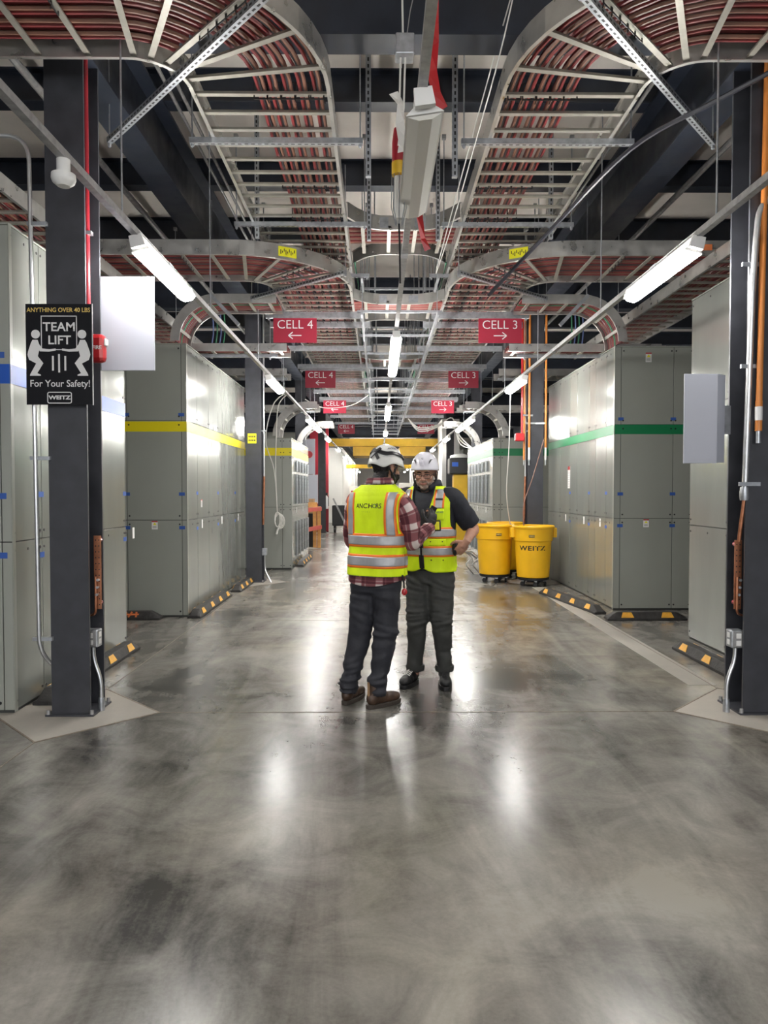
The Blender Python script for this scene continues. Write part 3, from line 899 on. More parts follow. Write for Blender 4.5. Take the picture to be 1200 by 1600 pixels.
for side, s in SIDE:
    def sp(x0, x1): return (min(mx(x0, s), mx(x1, s)), max(mx(x0, s), mx(x1, s)))
    y = 5.42
    i = 0
    while y < 26:
        a, b = sp(-1.42, -.12)
        trapeze('%s strut under the upper tray of the %s half' % (nth(i), side), a, b, y, ZU, (a + .02, b - .02), ztop=5.0 if abs(((y - 4.86) / 1.743) % 1 - .5) < .49 else 5.0, slot=i < 3)
        if y > 9.2:
            trapeze('%s doubled strut under the lower tray of the %s half' % (nth(i - 3 if i >= 3 else 0), side), a - .1 if s == 1 else a, b if s == 1 else b + .1, y - .35, ZL, (a + .04, b - .04), dbl=True)
        y += 1.66 if i < 9 else 2.2
        i += 1
    trapeze('lengthwise strut under the low level tray on the %s' % side, min(mx(-2.9, s), mx(-1.35, s)), max(mx(-2.9, s), mx(-1.35, s)), 9.55, 3.33, (mx(-2.7, s), mx(-1.45, s)))
    # diagonal perforated braces under the bends
    for k_, (pa, pb, z, lab) in enumerate([((-.56, 3.80), (-2.02, 5.42), ZU, 'perforated diagonal brace under the corner bend at the top %s' % side), ((-.36, 7.72), (-1.55, 8.75), ZL, 'diagonal brace under the bend above the nearest crimson %s sign' % side)]):
        A = Vector((mx(pa[0], s), pa[1], z - .021)); B = Vector((mx(pb[0], s), pb[1], z - .021))
        t = thing('strut_brace', lab, 'brace', (A + B) / 2, 'diagonal strut braces')
        b = MB(); strut(b, A, B); slots(b, A, B, .041, .041)
        b.build('channel', [M['galv'], M['black']], t)
        for P in (A, B):
            MB().tube([P - UP * .05, Vector((P.x, P.y, 5.0))], .006, 6).build('threaded_rod', M['galv'], t)
            MB().lathe(P - UP * .021, [(0, -.025), (.014, -.025), (.014, 0), (0, 0)], 6).build('nut', M['galv'], t)
    # slotted uprights beside the upper trays
    for k_, (x, y, z0) in enumerate([(-.08, 5.5, 3.9), (-1.2, 7.1, 4.0), (-.10, 7.3, 4.05)]):
        x = mx(x, s)
        t = thing('strut_post', 'slotted strut upright %s, %s half' % (['near the first hanger', 'beside the second hanger', 'by the flared link'][k_], side), 'strut', (x, y, z0), 'strut uprights')
        b = MB(); b.bar((x, y, z0), (x, y, 5.28), .041, .041, up=(0, 1, 0)); slots(b, (x, y, z0), (x, y, 5.28), .041, .041, up=(0, 1, 0))
        b.build('channel', [M['galv'], M['black']], t)
    # long rods that carry the lamp rail
    for k_, y in enumerate((4.35, 6.6, 9.2, 11.6, 14.3, 17.2)):
        x = mx(-1.55, s)
        o = MB().tube([(x, y, 3.17), (x, y, 5.28)], .006, 6).build('hanger_rod', M['galv'])
        tag(o, '%s thin rod carrying the %s-hand lamp rail' % (nth(k_), side), 'rod', 'lamp rail rods')
    # conduits under the roof
    for k_, x in enumerate((-1.75, -1.66)):
        o = MB().tube([(mx(x, s), 3.0, 4.85), (mx(x, s), 26, 4.85)], .016, 8).build('conduit', M['dull'])
        tag(o, 'thin grey conduit high under the roof, %s of the pair on the %s' % (('outer', 'inner')[k_], side), 'conduit', 'roof conduits')
    o = MB().tube([(mx(-2.62, s), 2.5, 4.6), (mx(-2.62, s), 14, 4.6)], .03, 8).build('conduit', M['dull'])
    tag(o, 'fat grey conduit beyond the %s girder' % side, 'conduit')
    # small slotted struts poking out near the drop
    o = MB().bar((mx(-2.02, s), 8.6, 3.86), (mx(-1.68, s), 8.6, 3.50), .041, .041).tube([(mx(-2.0, s), 8.6, 3.83), (mx(-2.0, s), 8.6, 5.0)], .006, 6).build('strut_offcut', M['galv'])
    tag(o, 'short bright strut slanting beside the %s cable drop' % side, 'strut')

for xa, xb, yq, z, w_, side in HANG:
    trapeze('lengthwise strut under the %s cross tray on the %s' % (w_, side), min(xa, xb) - .1, max(xa, xb) + .1, yq, z, (xa, xb))
# hanging frames in the middle gap
i = 0
y = 8.6
while y < 27:
    t = thing('hanging_frame', '%s hanging strut frame in the middle gap between the trays' % nth(i), 'hanger', (AX, y, 3.55), 'middle hanging frames')
    xa, xb = -.20, .70
    for x in (xa, -.05, .55, xb):
        MB().tube([(x, y, 3.5 if x in (xa, xb) else 3.9), (x, y, 5.28)], .007, 6).build('threaded_rod', M['galv'], t)
    for z in (3.66, 4.3)[:2 if i % 2 else 1]:
        MB().bar((xa - .06, y, z), (xb + .06, y, z), .030, .030).build('channel', M['galv'], t)
    y += 1.3; i += 1
for k_, (x, z) in enumerate(((-.2, 3.6), (.7, 3.6), (-.2, 4.02), (.7, 4.02))):
    o = MB().bar((x, 8.4, z), (x, 26, z), .025, .05).build('strut_runner', M['galv'])
    tag(o, 'long %s strut runner along the %s of the middle gap' % (('lower', 'lower', 'upper', 'upper')[k_], ('left', 'right')[k_ % 2]), 'strut')
for k_, (x, z) in enumerate(((-.28, 3.75), (.78, 3.75))):
    o = MB().tube([(x, 8.3, z + .4)] + [(x + .02 * math.sin(i * 2.1), 8.3 + i * .9, z + .35 + .05 * math.sin(i * 1.3)) for i in range(1, 18)], .008, 6).build('ground_cable', M['cgrn'])
    tag(o, 'green ground cable along the %s edge of the middle gap' % ('left', 'right')[k_], 'cable')

# ------------------------------------------------------------------ lamp rails and LED strip lamps
def lamp_rail(label, x, z, y0=-8, y1=58):
    t = thing('lamp_rail', label, 'strut rail', (x, (y0 + y1) / 2, z), 'lamp rails')
    b = MB(); strut(b, (x, y0, z + .0205), (x, y1, z + .0205))
    b.build('channel', M['dull'], t)
    for y in (2.2, 5.3, 8.4, 11.5, 14.6):
        MB().box(x - .024, x + .024, y - .05, y + .05, z - .002, z + .044).build('splice', M['galv'], t)
def led_lamp(label, x, y, z, tilt=0.0, lit=True, wide=.125, group='strip lamps'):
    t = thing('strip_lamp', label, 'lamp', (x, y + .61, z - .1), group)
    L = 1.22
    def rot(px, pz):
        c_, s_ = math.cos(tilt), math.sin(tilt)
        return (x + px * c_ - pz * s_, z + px * s_ + pz * c_)
    def ext(poly, y0, y1, mb):
        P = [rot(*p) for p in poly]
        return mb.prism(P, y0, y1)
    ext([(-.035, -.05), (.035, -.05), (.035, 0), (-.035, 0)], y, y + L, MB()).build('housing', M['white'], t)
    ext([(-wide / 2, -.085), (wide / 2, -.085), (.036, -.046), (-.036, -.046)], y + .04, y + L - .04, MB()).build('reflector', M['white'], t)
    ext([(-wide / 2 + .008, -.087), (-.03, -.108), (.03, -.108), (wide / 2 - .008, -.087)], y + .05, y + L - .05, MB()).build('lens', M['led'] if lit else M['lens'], t)
    for q in (-1, 1):
        ext([(q * .040, -.044), (q * (wide / 2 - .004), -.079), (q * (wide / 2 - .002), -.076), (q * .041, -.040)][::q], y + .06, y + L - .06, MB()).build('added_uplight', M['uplight_fill'] if lit else M['lens'], t)  # glowing strips added on the reflector's upper slopes to light the roof deck
    for ya in (y - .012, y + L - .01):
        ext([(-.045, -.075), (.045, -.075), (.04, .002), (-.04, .002)], ya, ya + .03, MB()).build('end_cap', M['white'], t)
    return t
lamp_rail('steel lamp rail running over the left side of the aisle', -1.55, 3.13)
lamp_rail('steel lamp rail running over the right side of the aisle', 2.05, 3.13)
lamp_rail('steel lamp rail running down the middle of the aisle', .19, 3.24)
for side, x, tl in (('left', -1.55, .25), ('right', 2.05, -.25)):
    for i, y in enumerate((4.58, 9.98, 15.4, 17.2, 20.8, 26.2)):
        led_lamp('%s lit strip lamp on the %s-hand rail' % (nth(i), side), x, y, 3.13, tl)
    for i, y in enumerate((-.8, -3.5, -6.2)):  # unseen lamps continue each row, with an extra one added for front light
        led_lamp('unseen lit strip lamp on the %s-hand rail behind the viewer' % side, x, y, 3.13, tl)
for y in (-1.6, -4.6):  # unseen lamps added for more light from behind the viewer
    led_lamp('unseen lit strip lamp added on the middle rail behind the viewer', .19, y, 3.24)
led_lamp('unlit white strip lamp at the near end of the middle rail', .19, 3.12, 3.24, 0.15, lit=False, wide=.17)
for i, y in enumerate((7.75, 9.0, 14.0, 15.3, 20.0, 25.5, 31.0, 36.0, 41.0, 46.0, 51.0)):  # the farthest of these lamps are added to brighten the far end
    led_lamp('%s lit strip lamp on the middle rail' % nth(i), .19, y, 3.24)
for i, y in enumerate((32, 38, 44, 50, 56)):
    for side, x in (('left', -1.55), ('right', 2.05)):
        led_lamp('%s lit strip lamp hung at the far end, %s side' % (nth(i), side), x, y, 3.13, group='far strip lamps')

# motion sensors under the rails
for side, x in (('left', -1.55), ('right', 2.05)):
    y = 3.55 if side == 'left' else 3.35
    t = thing('motion_sensor', 'white round motion sensor under the %s-hand lamp rail' % side, 'sensor', (x, y, 3.03), 'motion sensors')
    MB().lathe((x, y, 3.06), [(0, .07), (.032, .07), (.032, 0), (0, 0)], 20).build('stem', M['white'], t)
    MB().lathe((x, y, 3.0), [(0, -.002), (.03, 0), (.052, .018), (.058, .035), (.056, .058), (.03, .064), (0, .064)], 28).build('dome', M['white'], t)

# ------------------------------------------------------------------ crimson direction signs
for i, y in enumerate((9.5, 13.6, 18.0, 24.4)):
    for side, s in SIDE:
        x = mx(-1.112, s); w, h = .575, .39; z0 = 3.475
        word = 'CELL 4' if s == 1 else 'CELL 3'
        t = thing('direction_sign', '%s crimson sign reading %s with a %s-pointing arrow' % (nth(i), word, side), 'sign', (x, y, z0), 'crimson cell signs')
        MB().box(x - w / 2, x + w / 2, y, y + .006, z0, z0 + h).build('sign_panel', M['signred'], t)
        b = MB(); text_on(b, word, .163, (x, y - .0015, z0 + .235), bold=-.0005); b.build('lettering', M['print'], t)
        b = MB(); d = -1 if s == 1 else 1; zc = z0 + .095
        b.box(x - .085, x + .085, y - .0025, y - .001, zc - .0065, zc + .0065)
        for q in (-1, 1):
            b.bar((x + d * .087, y - .00175, zc), (x + d * .03, y - .00175, zc + q * .045), .0015, .013, up=(0, -0.0, 1))
        b.build('arrow', M['print'], t)
        trapeze('doubled strut carrying the %s crimson %s sign' % (nth(i), word), min(mx(-1.5, s), mx(-.2, s)), max(mx(-1.5, s), mx(-.2, s)), y + .003, ZL, (mx(-1.46, s), mx(-.24, s)), dbl=True, group='sign struts')
        for dx in (-.2, .2):
            MB().tube([(x + dx, y + .003, z0 + h - .01), (x + dx, y + .003, ZL - .08)], .003, 6).build('hook', M['galv'], t)

# ------------------------------------------------------------------ things fixed to the near columns
# lifting sign
def person_sign(b, cx, s, y, k, X0, Z0):
    """pictogram of a crouching lifter, s=1 faces right; k = scale"""
    def q(px, pz): return (X0 + (cx + s * px) * k, Z0 + pz * k)
    b.lathe((q(0, 0)[0], y, q(0, .0)[1]), [(0, -.0015), (.066 * k, -.0015), (.066 * k, 0)], 24, axis='y')
    b.prism([q(*p) for p in [(-.045, -.085), (.03, -.085), (.052, -.15), (.10, -.215), (.205, -.225), (.30, -.215), (.30, -.245), (.20, -.262), (.062, -.258), (.052, -.24), (.03, -.33), (-.075, -.36), (-.125, -.31), (-.115, -.26), (-.07, -.13)]], y - .0015, y)
    b.prism([q(*p) for p in [(-.122, -.32), (-.06, -.27), (.03, -.33), (.112, -.435), (.02, -.585), (.075, -.61), (.07, -.625), (-.09, -.625), (-.085, -.60), (.005, -.44), (-.10, -.385)]], y - .0021, y - .0006)
t = thing('safety_sign', 'black lifting safety sign with white figures on the nearest left column', 'sign', (-2.065, 4.66, 2.05))
sx0, sx1, sy, sz0, sz1 = -2.290, -1.862, 4.655, 2.065, 2.715
MB().box(sx0, sx1, sy, sy + .006, sz0, sz1).build('sign_panel', M['blacksign'], t)
MB().box(sx1, sx1 + .004, sy - .002, sy + .008, sz0 - .002, sz1 + .002).build('edge_strip', M['dull'], t)
MB().box(sx0 + .1, sx1 - .1, sy + .006, 4.73, sz0 + .2, sz1 - .2).build('mount', M['black'], t)
W, H = sx1 - sx0, sz1 - sz0
cx = (sx0 + sx1) / 2
fy = sy - .001
b = MB(); text_on(b, 'ANYTHING OVER 40 LBS', .040, (cx, fy, sz1 - .040), bold=.0007, sx=.93); b.build('caption', M['gold'], t)
b = MB(); text_on(b, 'TEAM', .080, (cx + .003, fy, sz1 - .150), bold=.0014, sx=1.04); b.build('headline', M['print'], t); b = MB(); text_on(b, 'LIFT', .080, (cx + .003, fy, sz1 - .235), bold=.0014, sx=1.04); b.build('headline', M['print'], t)
b = MB()
for p in ((cx - .115, cx + .118, sz1 - .081, sz1 - .076), (cx - .115, cx + .118, sz1 - .297, sz1 - .292), (cx - .115, cx - .110, sz1 - .297, sz1 - .076), (cx + .113, cx + .118, sz1 - .297, sz1 - .076)):
    b.box(p[0], p[1], fy - .0008, fy, p[2], p[3])
b.build('crate_outline', M['print'], t)
for side, s_, px in (('l', 1, cx - .150), ('r', -1, cx + .150)):
    b = MB(); person_sign(b, 0, s_, fy, .43, px, sz1 - .195); b.build('pictogram', M['print'], t)
b = MB()
for dx, dz in ((-.04, .0), (0, .012), (.04, .0)):
    b.box(cx + dx - .006, cx + dx + .006, fy - .0008, fy, sz1 - .43 - dz, sz1 - .335 + dz)
b.build('motion_marks', M['print'], t)
b = MB(); text_on(b, 'For Your Safety!', .062, (cx + .005, fy, sz1 - .515), bold=.0006, sx=.95); b.build('slogan', M['print'], t)
b = MB(); text_on(b, 'WEITZ', .034, (cx, fy, sz1 - .605), bold=.0014, sx=1.35)
def ring(b, x0, x1, z0, z1, r, wd, y):
    out, inn = [], []
    for (qx, qz, a0) in ((x1 - r, z1 - r, 0), (x0 + r, z1 - r, PI / 2), (x0 + r, z0 + r, PI), (x1 - r, z0 + r, 3 * PI / 2)):
        for i in range(5):
            a = a0 + PI / 2 * i / 4
            out.append((qx + r * math.cos(a), y, qz + r * math.sin(a))); inn.append((qx + (r - wd) * math.cos(a), y, qz + (r - wd) * math.sin(a)))
    n = len(out)
    b.add(out + inn, [(i, (i + 1) % n, n + (i + 1) % n, n + i) for i in range(n)])
ring(b, cx - .080, cx + .080, sz1 - .643, sz1 - .567, .014, .006, fy)
b.build('maker_mark', M['print'], t)

# blank white boards
t = thing('blank_board', 'blank white board sticking out beside the nearest left column', 'board', (-1.75, 5.0, 2.34), 'blank white boards')
MB().box(-1.955, -1.565, 5.0, 5.012, 2.345, 2.995).build('board_panel', M['board'], t, .002)
MB().box(-1.99, -1.94, 5.0, 5.02, 2.5, 2.85).build('bracket', M['galv'], t)
t = thing('blank_board', 'blank white folded board sticking out beside the nearest right column', 'board', (2.24, 4.9, 1.69), 'blank white boards')
MB().box(2.105, 2.335, 4.90, 4.912, 1.695, 2.31).build('board_panel', M['board'], t, .002)
b = MB(); b.add([(2.335, 4.90, 1.70), (2.41, 4.95, 1.70), (2.41, 4.95, 2.31), (2.335, 4.90, 2.31), (2.335, 4.912, 1.70), (2.41, 4.962, 1.70), (2.41, 4.962, 2.31), (2.335, 4.912, 2.31)], [(0, 1, 2, 3), (4, 5, 6, 7), (0, 1, 5, 4), (2, 3, 7, 6), (1, 2, 6, 5), (0, 3, 7, 4)])
b.build('folded_edge', M['board'], t)
MB().box(2.38, 2.46, 4.965, 4.985, 1.9, 2.1).build('bracket', M['galv'], t)

# fire alarm horn
t = thing('fire_alarm', 'red fire alarm horn on the nearest left column, beside the lifting sign', 'alarm', (-1.9, 4.85, 2.36))
b = MB(); b.box(-1.945, -1.835, 4.78, 4.86, 2.365, 2.555); b.build('alarm_body', M['red'], t, .03)
MB().box(-2.05, -1.94, 4.79, 4.85, 2.38, 2.54).build('back_box', M['redpipe'], t, .008)
MB().box(-1.842, -1.826, 4.795, 4.845, 2.475, 2.525).build('strobe_lens', M['white'], t, .006)
b = MB(); text_on(b, 'FIRE', .034, (-1.880, 4.7785, 2.46), bold=.001); b.build('lettering', M['print'], t)

def clip(parent, x, y, z, r):
    MB().box(x - r * 1.9, x + r * 1.9, y - r * 1.1, y + r * 1.1, z - .012, z + .012).build('pipe_clip', M['galv'], parent)
# pipes on the nearest left column
t = thing('sprinkler_pipe', 'red pipe rising in the recess of the nearest left column', 'pipe', (-2.0, 4.86, 2.5))
MB().tube([(-1.945, 4.80, 2.54), (-1.945, 4.80, 4.38)], .018, 12).build('pipe', M['redpipe'], t); clip(t, -1.945, 4.80, 3.22, .018)
def bend_pts(pts, r=.12, n=6):
    pts = [Vector(p) for p in pts]
    out = [pts[0]]
    for a, b_, c_ in zip(pts[:-2], pts[1:-1], pts[2:]):
        d0 = (a - b_).normalized(); d1 = (c_ - b_).normalized()
        p0 = b_ + d0 * r; p1 = b_ + d1 * r
        for i in range(n + 1):
            k_ = i / n
            out.append(p0 * (1 - k_) ** 2 + b_ * 2 * k_ * (1 - k_) + p1 * k_ ** 2)
    out.append(pts[-1])
    return out
t = thing('steel_conduit', 'silver conduit bending in from the left and down the nearest left column', 'conduit', (-2.25, 4.76, .3))
MB().tube(bend_pts([(-3.4, 4.72, 3.82), (-2.285, 4.72, 3.82), (-2.25, 4.70, .38), (-2.16, 4.80, .30)], .16, 7), .014, 10).build('pipe', M['emt'], t)
for z in (3.25, 1.72, .52):
    MB().box(-2.30, -2.17, 4.705, 4.73, z - .012, z + .012).build('pipe_clip', M['galv'], t)

def busbar(label, x, y, z0, z1, s):
    t = thing('ground_busbar', label, 'busbar', (x, y, z0), 'copper ground bars')
    b = MB(); b.box(x - .024, x + .024, y - .004, y + .004, z0, z1)
    n = 12
    for i in range(n):
        z = z0 + .03 + (z1 - z0 - .06) * i / (n - 1)
        for q in (-.011, .011):
            b.lathe((x + q, y - .004, z), [(0, -.0012), (.0045, -.0012), (.0045, .001)], 8, 1, axis='y')
    b.build('bar', [M['copper'], M['black']], t)
    for z in (z0 + .04, z1 - .03):
        MB().tube([(x, y + .004, z), (x, y + .05, z)], .015, 10).build('standoff', M['redpipe'], t)
    for i in range(3):
        MB().tube([(x + .004 * i, y - .03, z0 + .10 + i * .05), (x + .004 * i, y + .01, z0 + .10 + i * .05)], .009, 8).build('lug_bolt', M['galv'], t)
    MB().tube(bend_pts([(x - .01, y - .012, z0 + .22), (x - .01, y - .015, z0 - .03), (x - s * .06, y + .03, z0 - .05)], .04), .009, 8).build('ground_cable', M['copper'], t)
busbar('copper ground bar in the recess of the nearest left column', -1.915, 4.84, .70, 1.20, 1)
busbar('copper ground bar in the recess of the nearest right column', 2.44, 4.80, .70, 1.17, -1)
b = MB().box(-1.995, -1.965, 4.80, 4.95, .78, .80).box(-1.995, -1.965, 4.80, 4.95, 1.14, 1.16)

def outlet(label, x, y, z, s, foot):
    t = thing('outlet_box', label, 'outlet', (x, y, z - .06), 'outlet boxes')
    MB().box(x - .045, x + .045, y - .04, y + .045, z - .06, z + .06).build('metal_box', M['galv'], t, .008)
    MB().box(x - .038, x + .038, y - .046, y - .04, z - .052, z + .052).build('cover_plate', M['dull'], t, .003)
    for q in (-.024, .024):
        MB().box(x - .017, x + .017, y - .05, y - .046, z + q - .017, z + q + .017).build('socket', M['white'], t, .003)
        MB().box(x + s * .045 - .003, x + s * .045 + .003, y - .015, y + .02, z + q - .017, z + q + .017).build('socket', M['white'], t, .002)
    MB().tube(bend_pts([(x, y, z - .06), (x, y, z - .15), (foot[0], foot[1], .22), (foot[0], foot[1], .0)], .07), .013, 10).build('conduit', M['emt'], t)
    MB().lathe((foot[0], foot[1], 0), [(0, 0), (.022, 0), (.022, .06), (.018, .09), (0, .09)], 12).build('floor_fitting', M['galv'], t)
outlet('metal outlet box with bent conduit low on the nearest left column', -1.955, 4.85, .50, 1, (-1.90, 4.84))
outlet('metal outlet box with bent conduit low on the nearest right column', 2.43, 4.80, .50, -1, (2.365, 4.78))

# nearest right column: silver conduit with copper tail, orange conduit
t = thing('steel_conduit', 'silver conduit coming over the rail and down the nearest right column', 'conduit', (2.48, 4.77, 1.4))
MB().tube(bend_pts([(2.95, 4.70, 3.52), (2.50, 4.70, 3.42), (2.462, 4.70, 2.9), (2.455, 4.75, 1.52)], .14), .020, 12).build('pipe', M['emt'], t)
for z in (3.0, 2.33, 1.55):
    MB().box(2.40, 2.54, 4.712, 4.73, z - .013, z + .013).build('pipe_clip', M['galv'], t)
MB().lathe((2.452, 4.75, 1.44), [(0, 0), (.026, 0), (.030, .02), (.030, .05), (.026, .09), (0, .09)], 14).build('coupling', M['galv'], t)
MB().tube([(2.452, 4.75, 1.45), (2.45, 4.76, 1.38), (2.442, 4.77, 1.28), (2.44, 4.79, 1.16)], .013, 8).build('ground_cable', M['copper'], t)
t = thing('orange_conduit', 'orange conduit with a silver tip on the nearest right column', 'conduit', (2.60, 4.70, 1.8))
MB().tube([(2.512, 4.695, 2.1), (2.545, 4.70, 5.0)], .020, 12).build('pipe', M['orange'], t)
MB().tube([(2.512, 4.695, 2.10), (2.51, 4.694, 1.90)], .022, 12).build('coupling', M['orange'], t)
MB().tube([(2.51, 4.694, 2.06), (2.51, 4.694, 1.97)], .0235, 12).build('sticker', M['print'], t)
MB().tube([(2.51, 4.694, 1.90), (2.51, 4.694, 1.82)], .016, 12).build('tip', M['galv'], t)

# second right column: three conduits, red pipe, pull box
for i, (x, y) in enumerate(((2.385, 11.68), (2.465, 11.66), (2.735, 11.66))):
    t = thing('orange_conduit', 'orange conduit %s the second right column' % ('outermost on the left of', 'just left of', 'on the right edge of')[i], 'conduit', (x, y, 2.0), 'orange conduits on the second column')
    MB().tube([(x, y, 2.22 if i else 2.1), (x, y, 4.4)], .018, 10).build('pipe', M['orange'], t)
    MB().tube([(x, y, 2.22 if i else 2.1), (x, y, 2.02)], .017, 10).build('sleeve', M['print'] if i else M['orange'], t)
    MB().tube([(x, y, 2.02), (x, y, 1.93)], .014, 10).build('tip', M['galv'], t)
    MB().bar((x, y, 2.62), (2.58, 11.695, 2.62), .012, .03).build('pipe_clip', M['galv'], t)
t = thing('fire_alarm', 'small red alarm box on its red pipe by the second right column', 'alarm', (2.24, 11.5, 2.3))
MB().box(2.22, 2.37, 11.56, 11.66, 2.32, 2.45).build('alarm_body', M['red'], t, .015)
MB().tube([(2.34, 11.64, 2.4), (2.34, 11.64, 4.4)], .018, 10).build('pipe', M['red'], t)
MB().bar((2.34, 11.65, 2.75), (2.53, 11.695, 2.75), .012, .03).build('pipe_clip', M['galv'], t)

# second left column: yellow tag, conduit, outlet tail
t = thing('wall_tag', 'small yellow tag stuck on the second left column', 'tag', (-2.07, 11.69, 2.3))
b = MB().box(-2.15, -2.01, 11.688, 11.698, 2.29, 2.45)
for q in (2.34, 2.40):
    for i in range(4):
        b.box(-2.135 + i * .03, -2.115 + i * .03, 11.686, 11.689, q - .015, q + .015, 1)
b.build('tag_plate', [M['lime'], M['black']], t, .004)
for side, cx_ in (('left', -1.90), ('right', 2.43)):
    t = thing('steel_conduit', 'slim conduit with copper tail on the second %s column' % side, 'conduit', (cx_, 11.8, .3))
    MB().tube([(cx_, 11.78, 1.75), (cx_, 11.78, 4.4)], .016, 10).build('pipe', M['emt'], t)
    MB().tube([(cx_, 11.78, 1.75), (cx_ - .02, 11.78, .95)], .02, 8).build('ground_cable', M['copper'], t)
    clip(t, cx_, 11.78, 2.5, .02)
t = thing('outlet_box', 'tiny outlet box at the foot of the second left column', 'outlet', (-1.90, 11.8, .4), 'outlet boxes')
MB().box(-1.94, -1.86, 11.76, 11.84, .44, .56).build('metal_box', M['galv'], t, .006)
MB().tube(bend_pts([(-1.9, 11.8, .44), (-1.9, 11.8, .2), (-1.78, 11.7, .0)], .1), .013, 8).build('conduit', M['emt'], t)

# ------------------------------------------------------------------ stickers on the trays
for side, s in SIDE:
    for k_, (x, y, z, ang, w) in enumerate(((-1.03, 3.62, ZU + .075, .46, .19), (-.98, 7.40, ZL + .075, .52, .2))):
        R_ = 1.235
        a = -PI / 2 + ang
        c0 = Vector((-1.55, (4.75, 8.445)[k_], z))
        b = MB(); n = 6
        for lay, (hw_, hh, m) in enumerate(((w / 2, .05, 0),)):
            vs = []
            for zz in (-hh, hh):
                for i in range(n + 1):
                    aa = a + (-hw_ + 2 * hw_ * i / n) / R_
                    p = c0 + Vector((math.cos(aa), math.sin(aa), 0)) * (R_ + .0015) + UP * zz
                    vs.append(Vector((mx(p.x, s), p.y, p.z)))
            b.add(vs, [(i, i + 1, n + 2 + i, n + 1 + i) for i in range(n)], m)
        for q in range(9):
            aa = a + (-w * .42 + w * .84 * (q + .5) / 9) / R_
            p = c0 + Vector((math.cos(aa), math.sin(aa), 0)) * (R_ + .003)
            b.box(mx(p.x, s) - .004, mx(p.x, s) + .004, p.y - .001, p.y + .001, p.z - .028 + .014 * (q % 3), p.z + .030 - .012 * ((q + 1) % 3), 1)
        o = b.build('tray_sticker', [M['lime'], M['black']])
        tag(o, 'yellow warning sticker on the %s bend, %s side' % (('topmost tray', 'second tray')[k_], side), 'sticker', 'yellow tray stickers')
o = MB().box(3.02, 3.36, 7.208, 7.2135, ZL + .05, ZL + .11).build('tray_sticker', M['graf'])
tag(o, 'orange sticker on the cross tray behind the right-hand lamp rail', 'sticker')

# ------------------------------------------------------------------ hanging bits in the middle
t = thing('work_light', 'unlit caged work lamp with yellow collar hanging in the middle', 'lamp', (.07, 4.0, 3.05))
x, y = .115, 4.1
MB().tube([(x + .035, y, 4.05), (x + .01, y, 3.75), (x, y, 3.58)], .006, 6).build('cord', M['black'], t)
MB().lathe((x, y, 3.36), [(0, .20), (.03, .20), (.04, .12), (.04, .0), (0, 0)], 16).build('red_sleeve', M['redpipe'], t)
MB().lathe((x, y, 3.30), [(0, .07), (.042, .07), (.042, 0), (0, 0)], 20).build('collar', M['yelsteel'], t)
MB().lathe((x, y, 3.06), [(0, -.01), (.022, -.005), (.03, .02), (.03, .23), (0, .24)], 16).build('bulb', M['lens'], t)
for i in range(8):
    a = 2 * PI * i / 8
    MB().tube([(x + .04 * math.cos(a), y + .04 * math.sin(a), 3.30), (x + .044 * math.cos(a), y + .044 * math.sin(a), 3.12), (x + .02 * math.cos(a), y + .02 * math.sin(a), 3.02)], .0025, 5).build('cage_wire', M['galv'], t)
MB().tube([(x, y, 3.03), (x + .005, y + .02, 2.9), (x + .01, y + .1, 2.72)], .006, 6).build('tail_cord', M['black'], t)
t = thing('junction_box', 'small bright junction box strung up on white wires in the middle', 'box', (.13, 3.9, 3.84))
MB().box(.09, .19, 3.86, 3.96, 3.84, 3.95).build('metal_box', M['galv'], t, .006)
MB().tube([(.13, 3.9, 3.95), (.125, 3.92, 4.3), (.13, 3.95, 5.25)], .006, 6).build('wire', M['cwht'], t)
MB().tube([(.15, 3.9, 3.95), (.17, 3.92, 4.1), (.19, 3.95, 4.2)], .003, 6).build('chain', M['dull'], t)
for dx in (-.012, .012):
    MB().tube([(.13 + dx, 3.9, 3.84), (.125 + dx, 3.95, 3.6), (.12 - dx, 4.0, 3.42)], .006, 6).build('lead', M['cwht'], t)
def ribbon(name, label, pts, w, m, cat, word=None):
    pts = [Vector(p) for p in pts]
    vs = []
    for i, p in enumerate(pts):
        a = .5 * math.sin(i * 1.7)
        d = Vector((math.cos(a) * .7, math.sin(a), .25)).normalized() * (w / 2)
        vs += [p - d, p + d]
    b = MB().add(vs, [(2 * i, 2 * i + 1, 2 * i + 3, 2 * i + 2) for i in range(len(pts) - 1)])
    o = b.build(name, M[m])
    sd = o.modifiers.new('thick', 'SOLIDIFY'); sd.thickness = .0015
    return tag(o, label, cat)
ribbon('barrier_tape', 'red barrier tape tied along the middle lamp rail', [(.31, 3.55, 4.02), (.27, 3.5, 3.9), (.26, 3.45, 3.72), (.26, 3.4, 3.6), (.25, 3.4, 3.48), (.27, 3.4, 3.38), (.3, 3.4, 3.3)], .055, 'red', 'tape')
ribbon('barrier_tape', 'loose red tape end sticking out right of the middle rail', [(.27, 3.5, 4.0), (.35, 3.5, 4.03), (.42, 3.5, 4.02), (.46, 3.5, 4.05)], .035, 'red', 'tape')
ribbon('rag', 'white cloth strip knotted above the caged work lamp', [(.08, 3.95, 3.68), (.12, 3.95, 3.62), (.115, 3.95, 3.52), (.13, 3.95, 3.42), (.125, 3.95, 3.36)], .05, 'cwht', 'cloth')
ribbon('barrier_tape', 'short red tape below the unlit middle lamp', [(.24, 4.30, 3.17), (.27, 4.4, 3.05), (.30, 4.4, 2.98)], .04, 'red', 'tape')

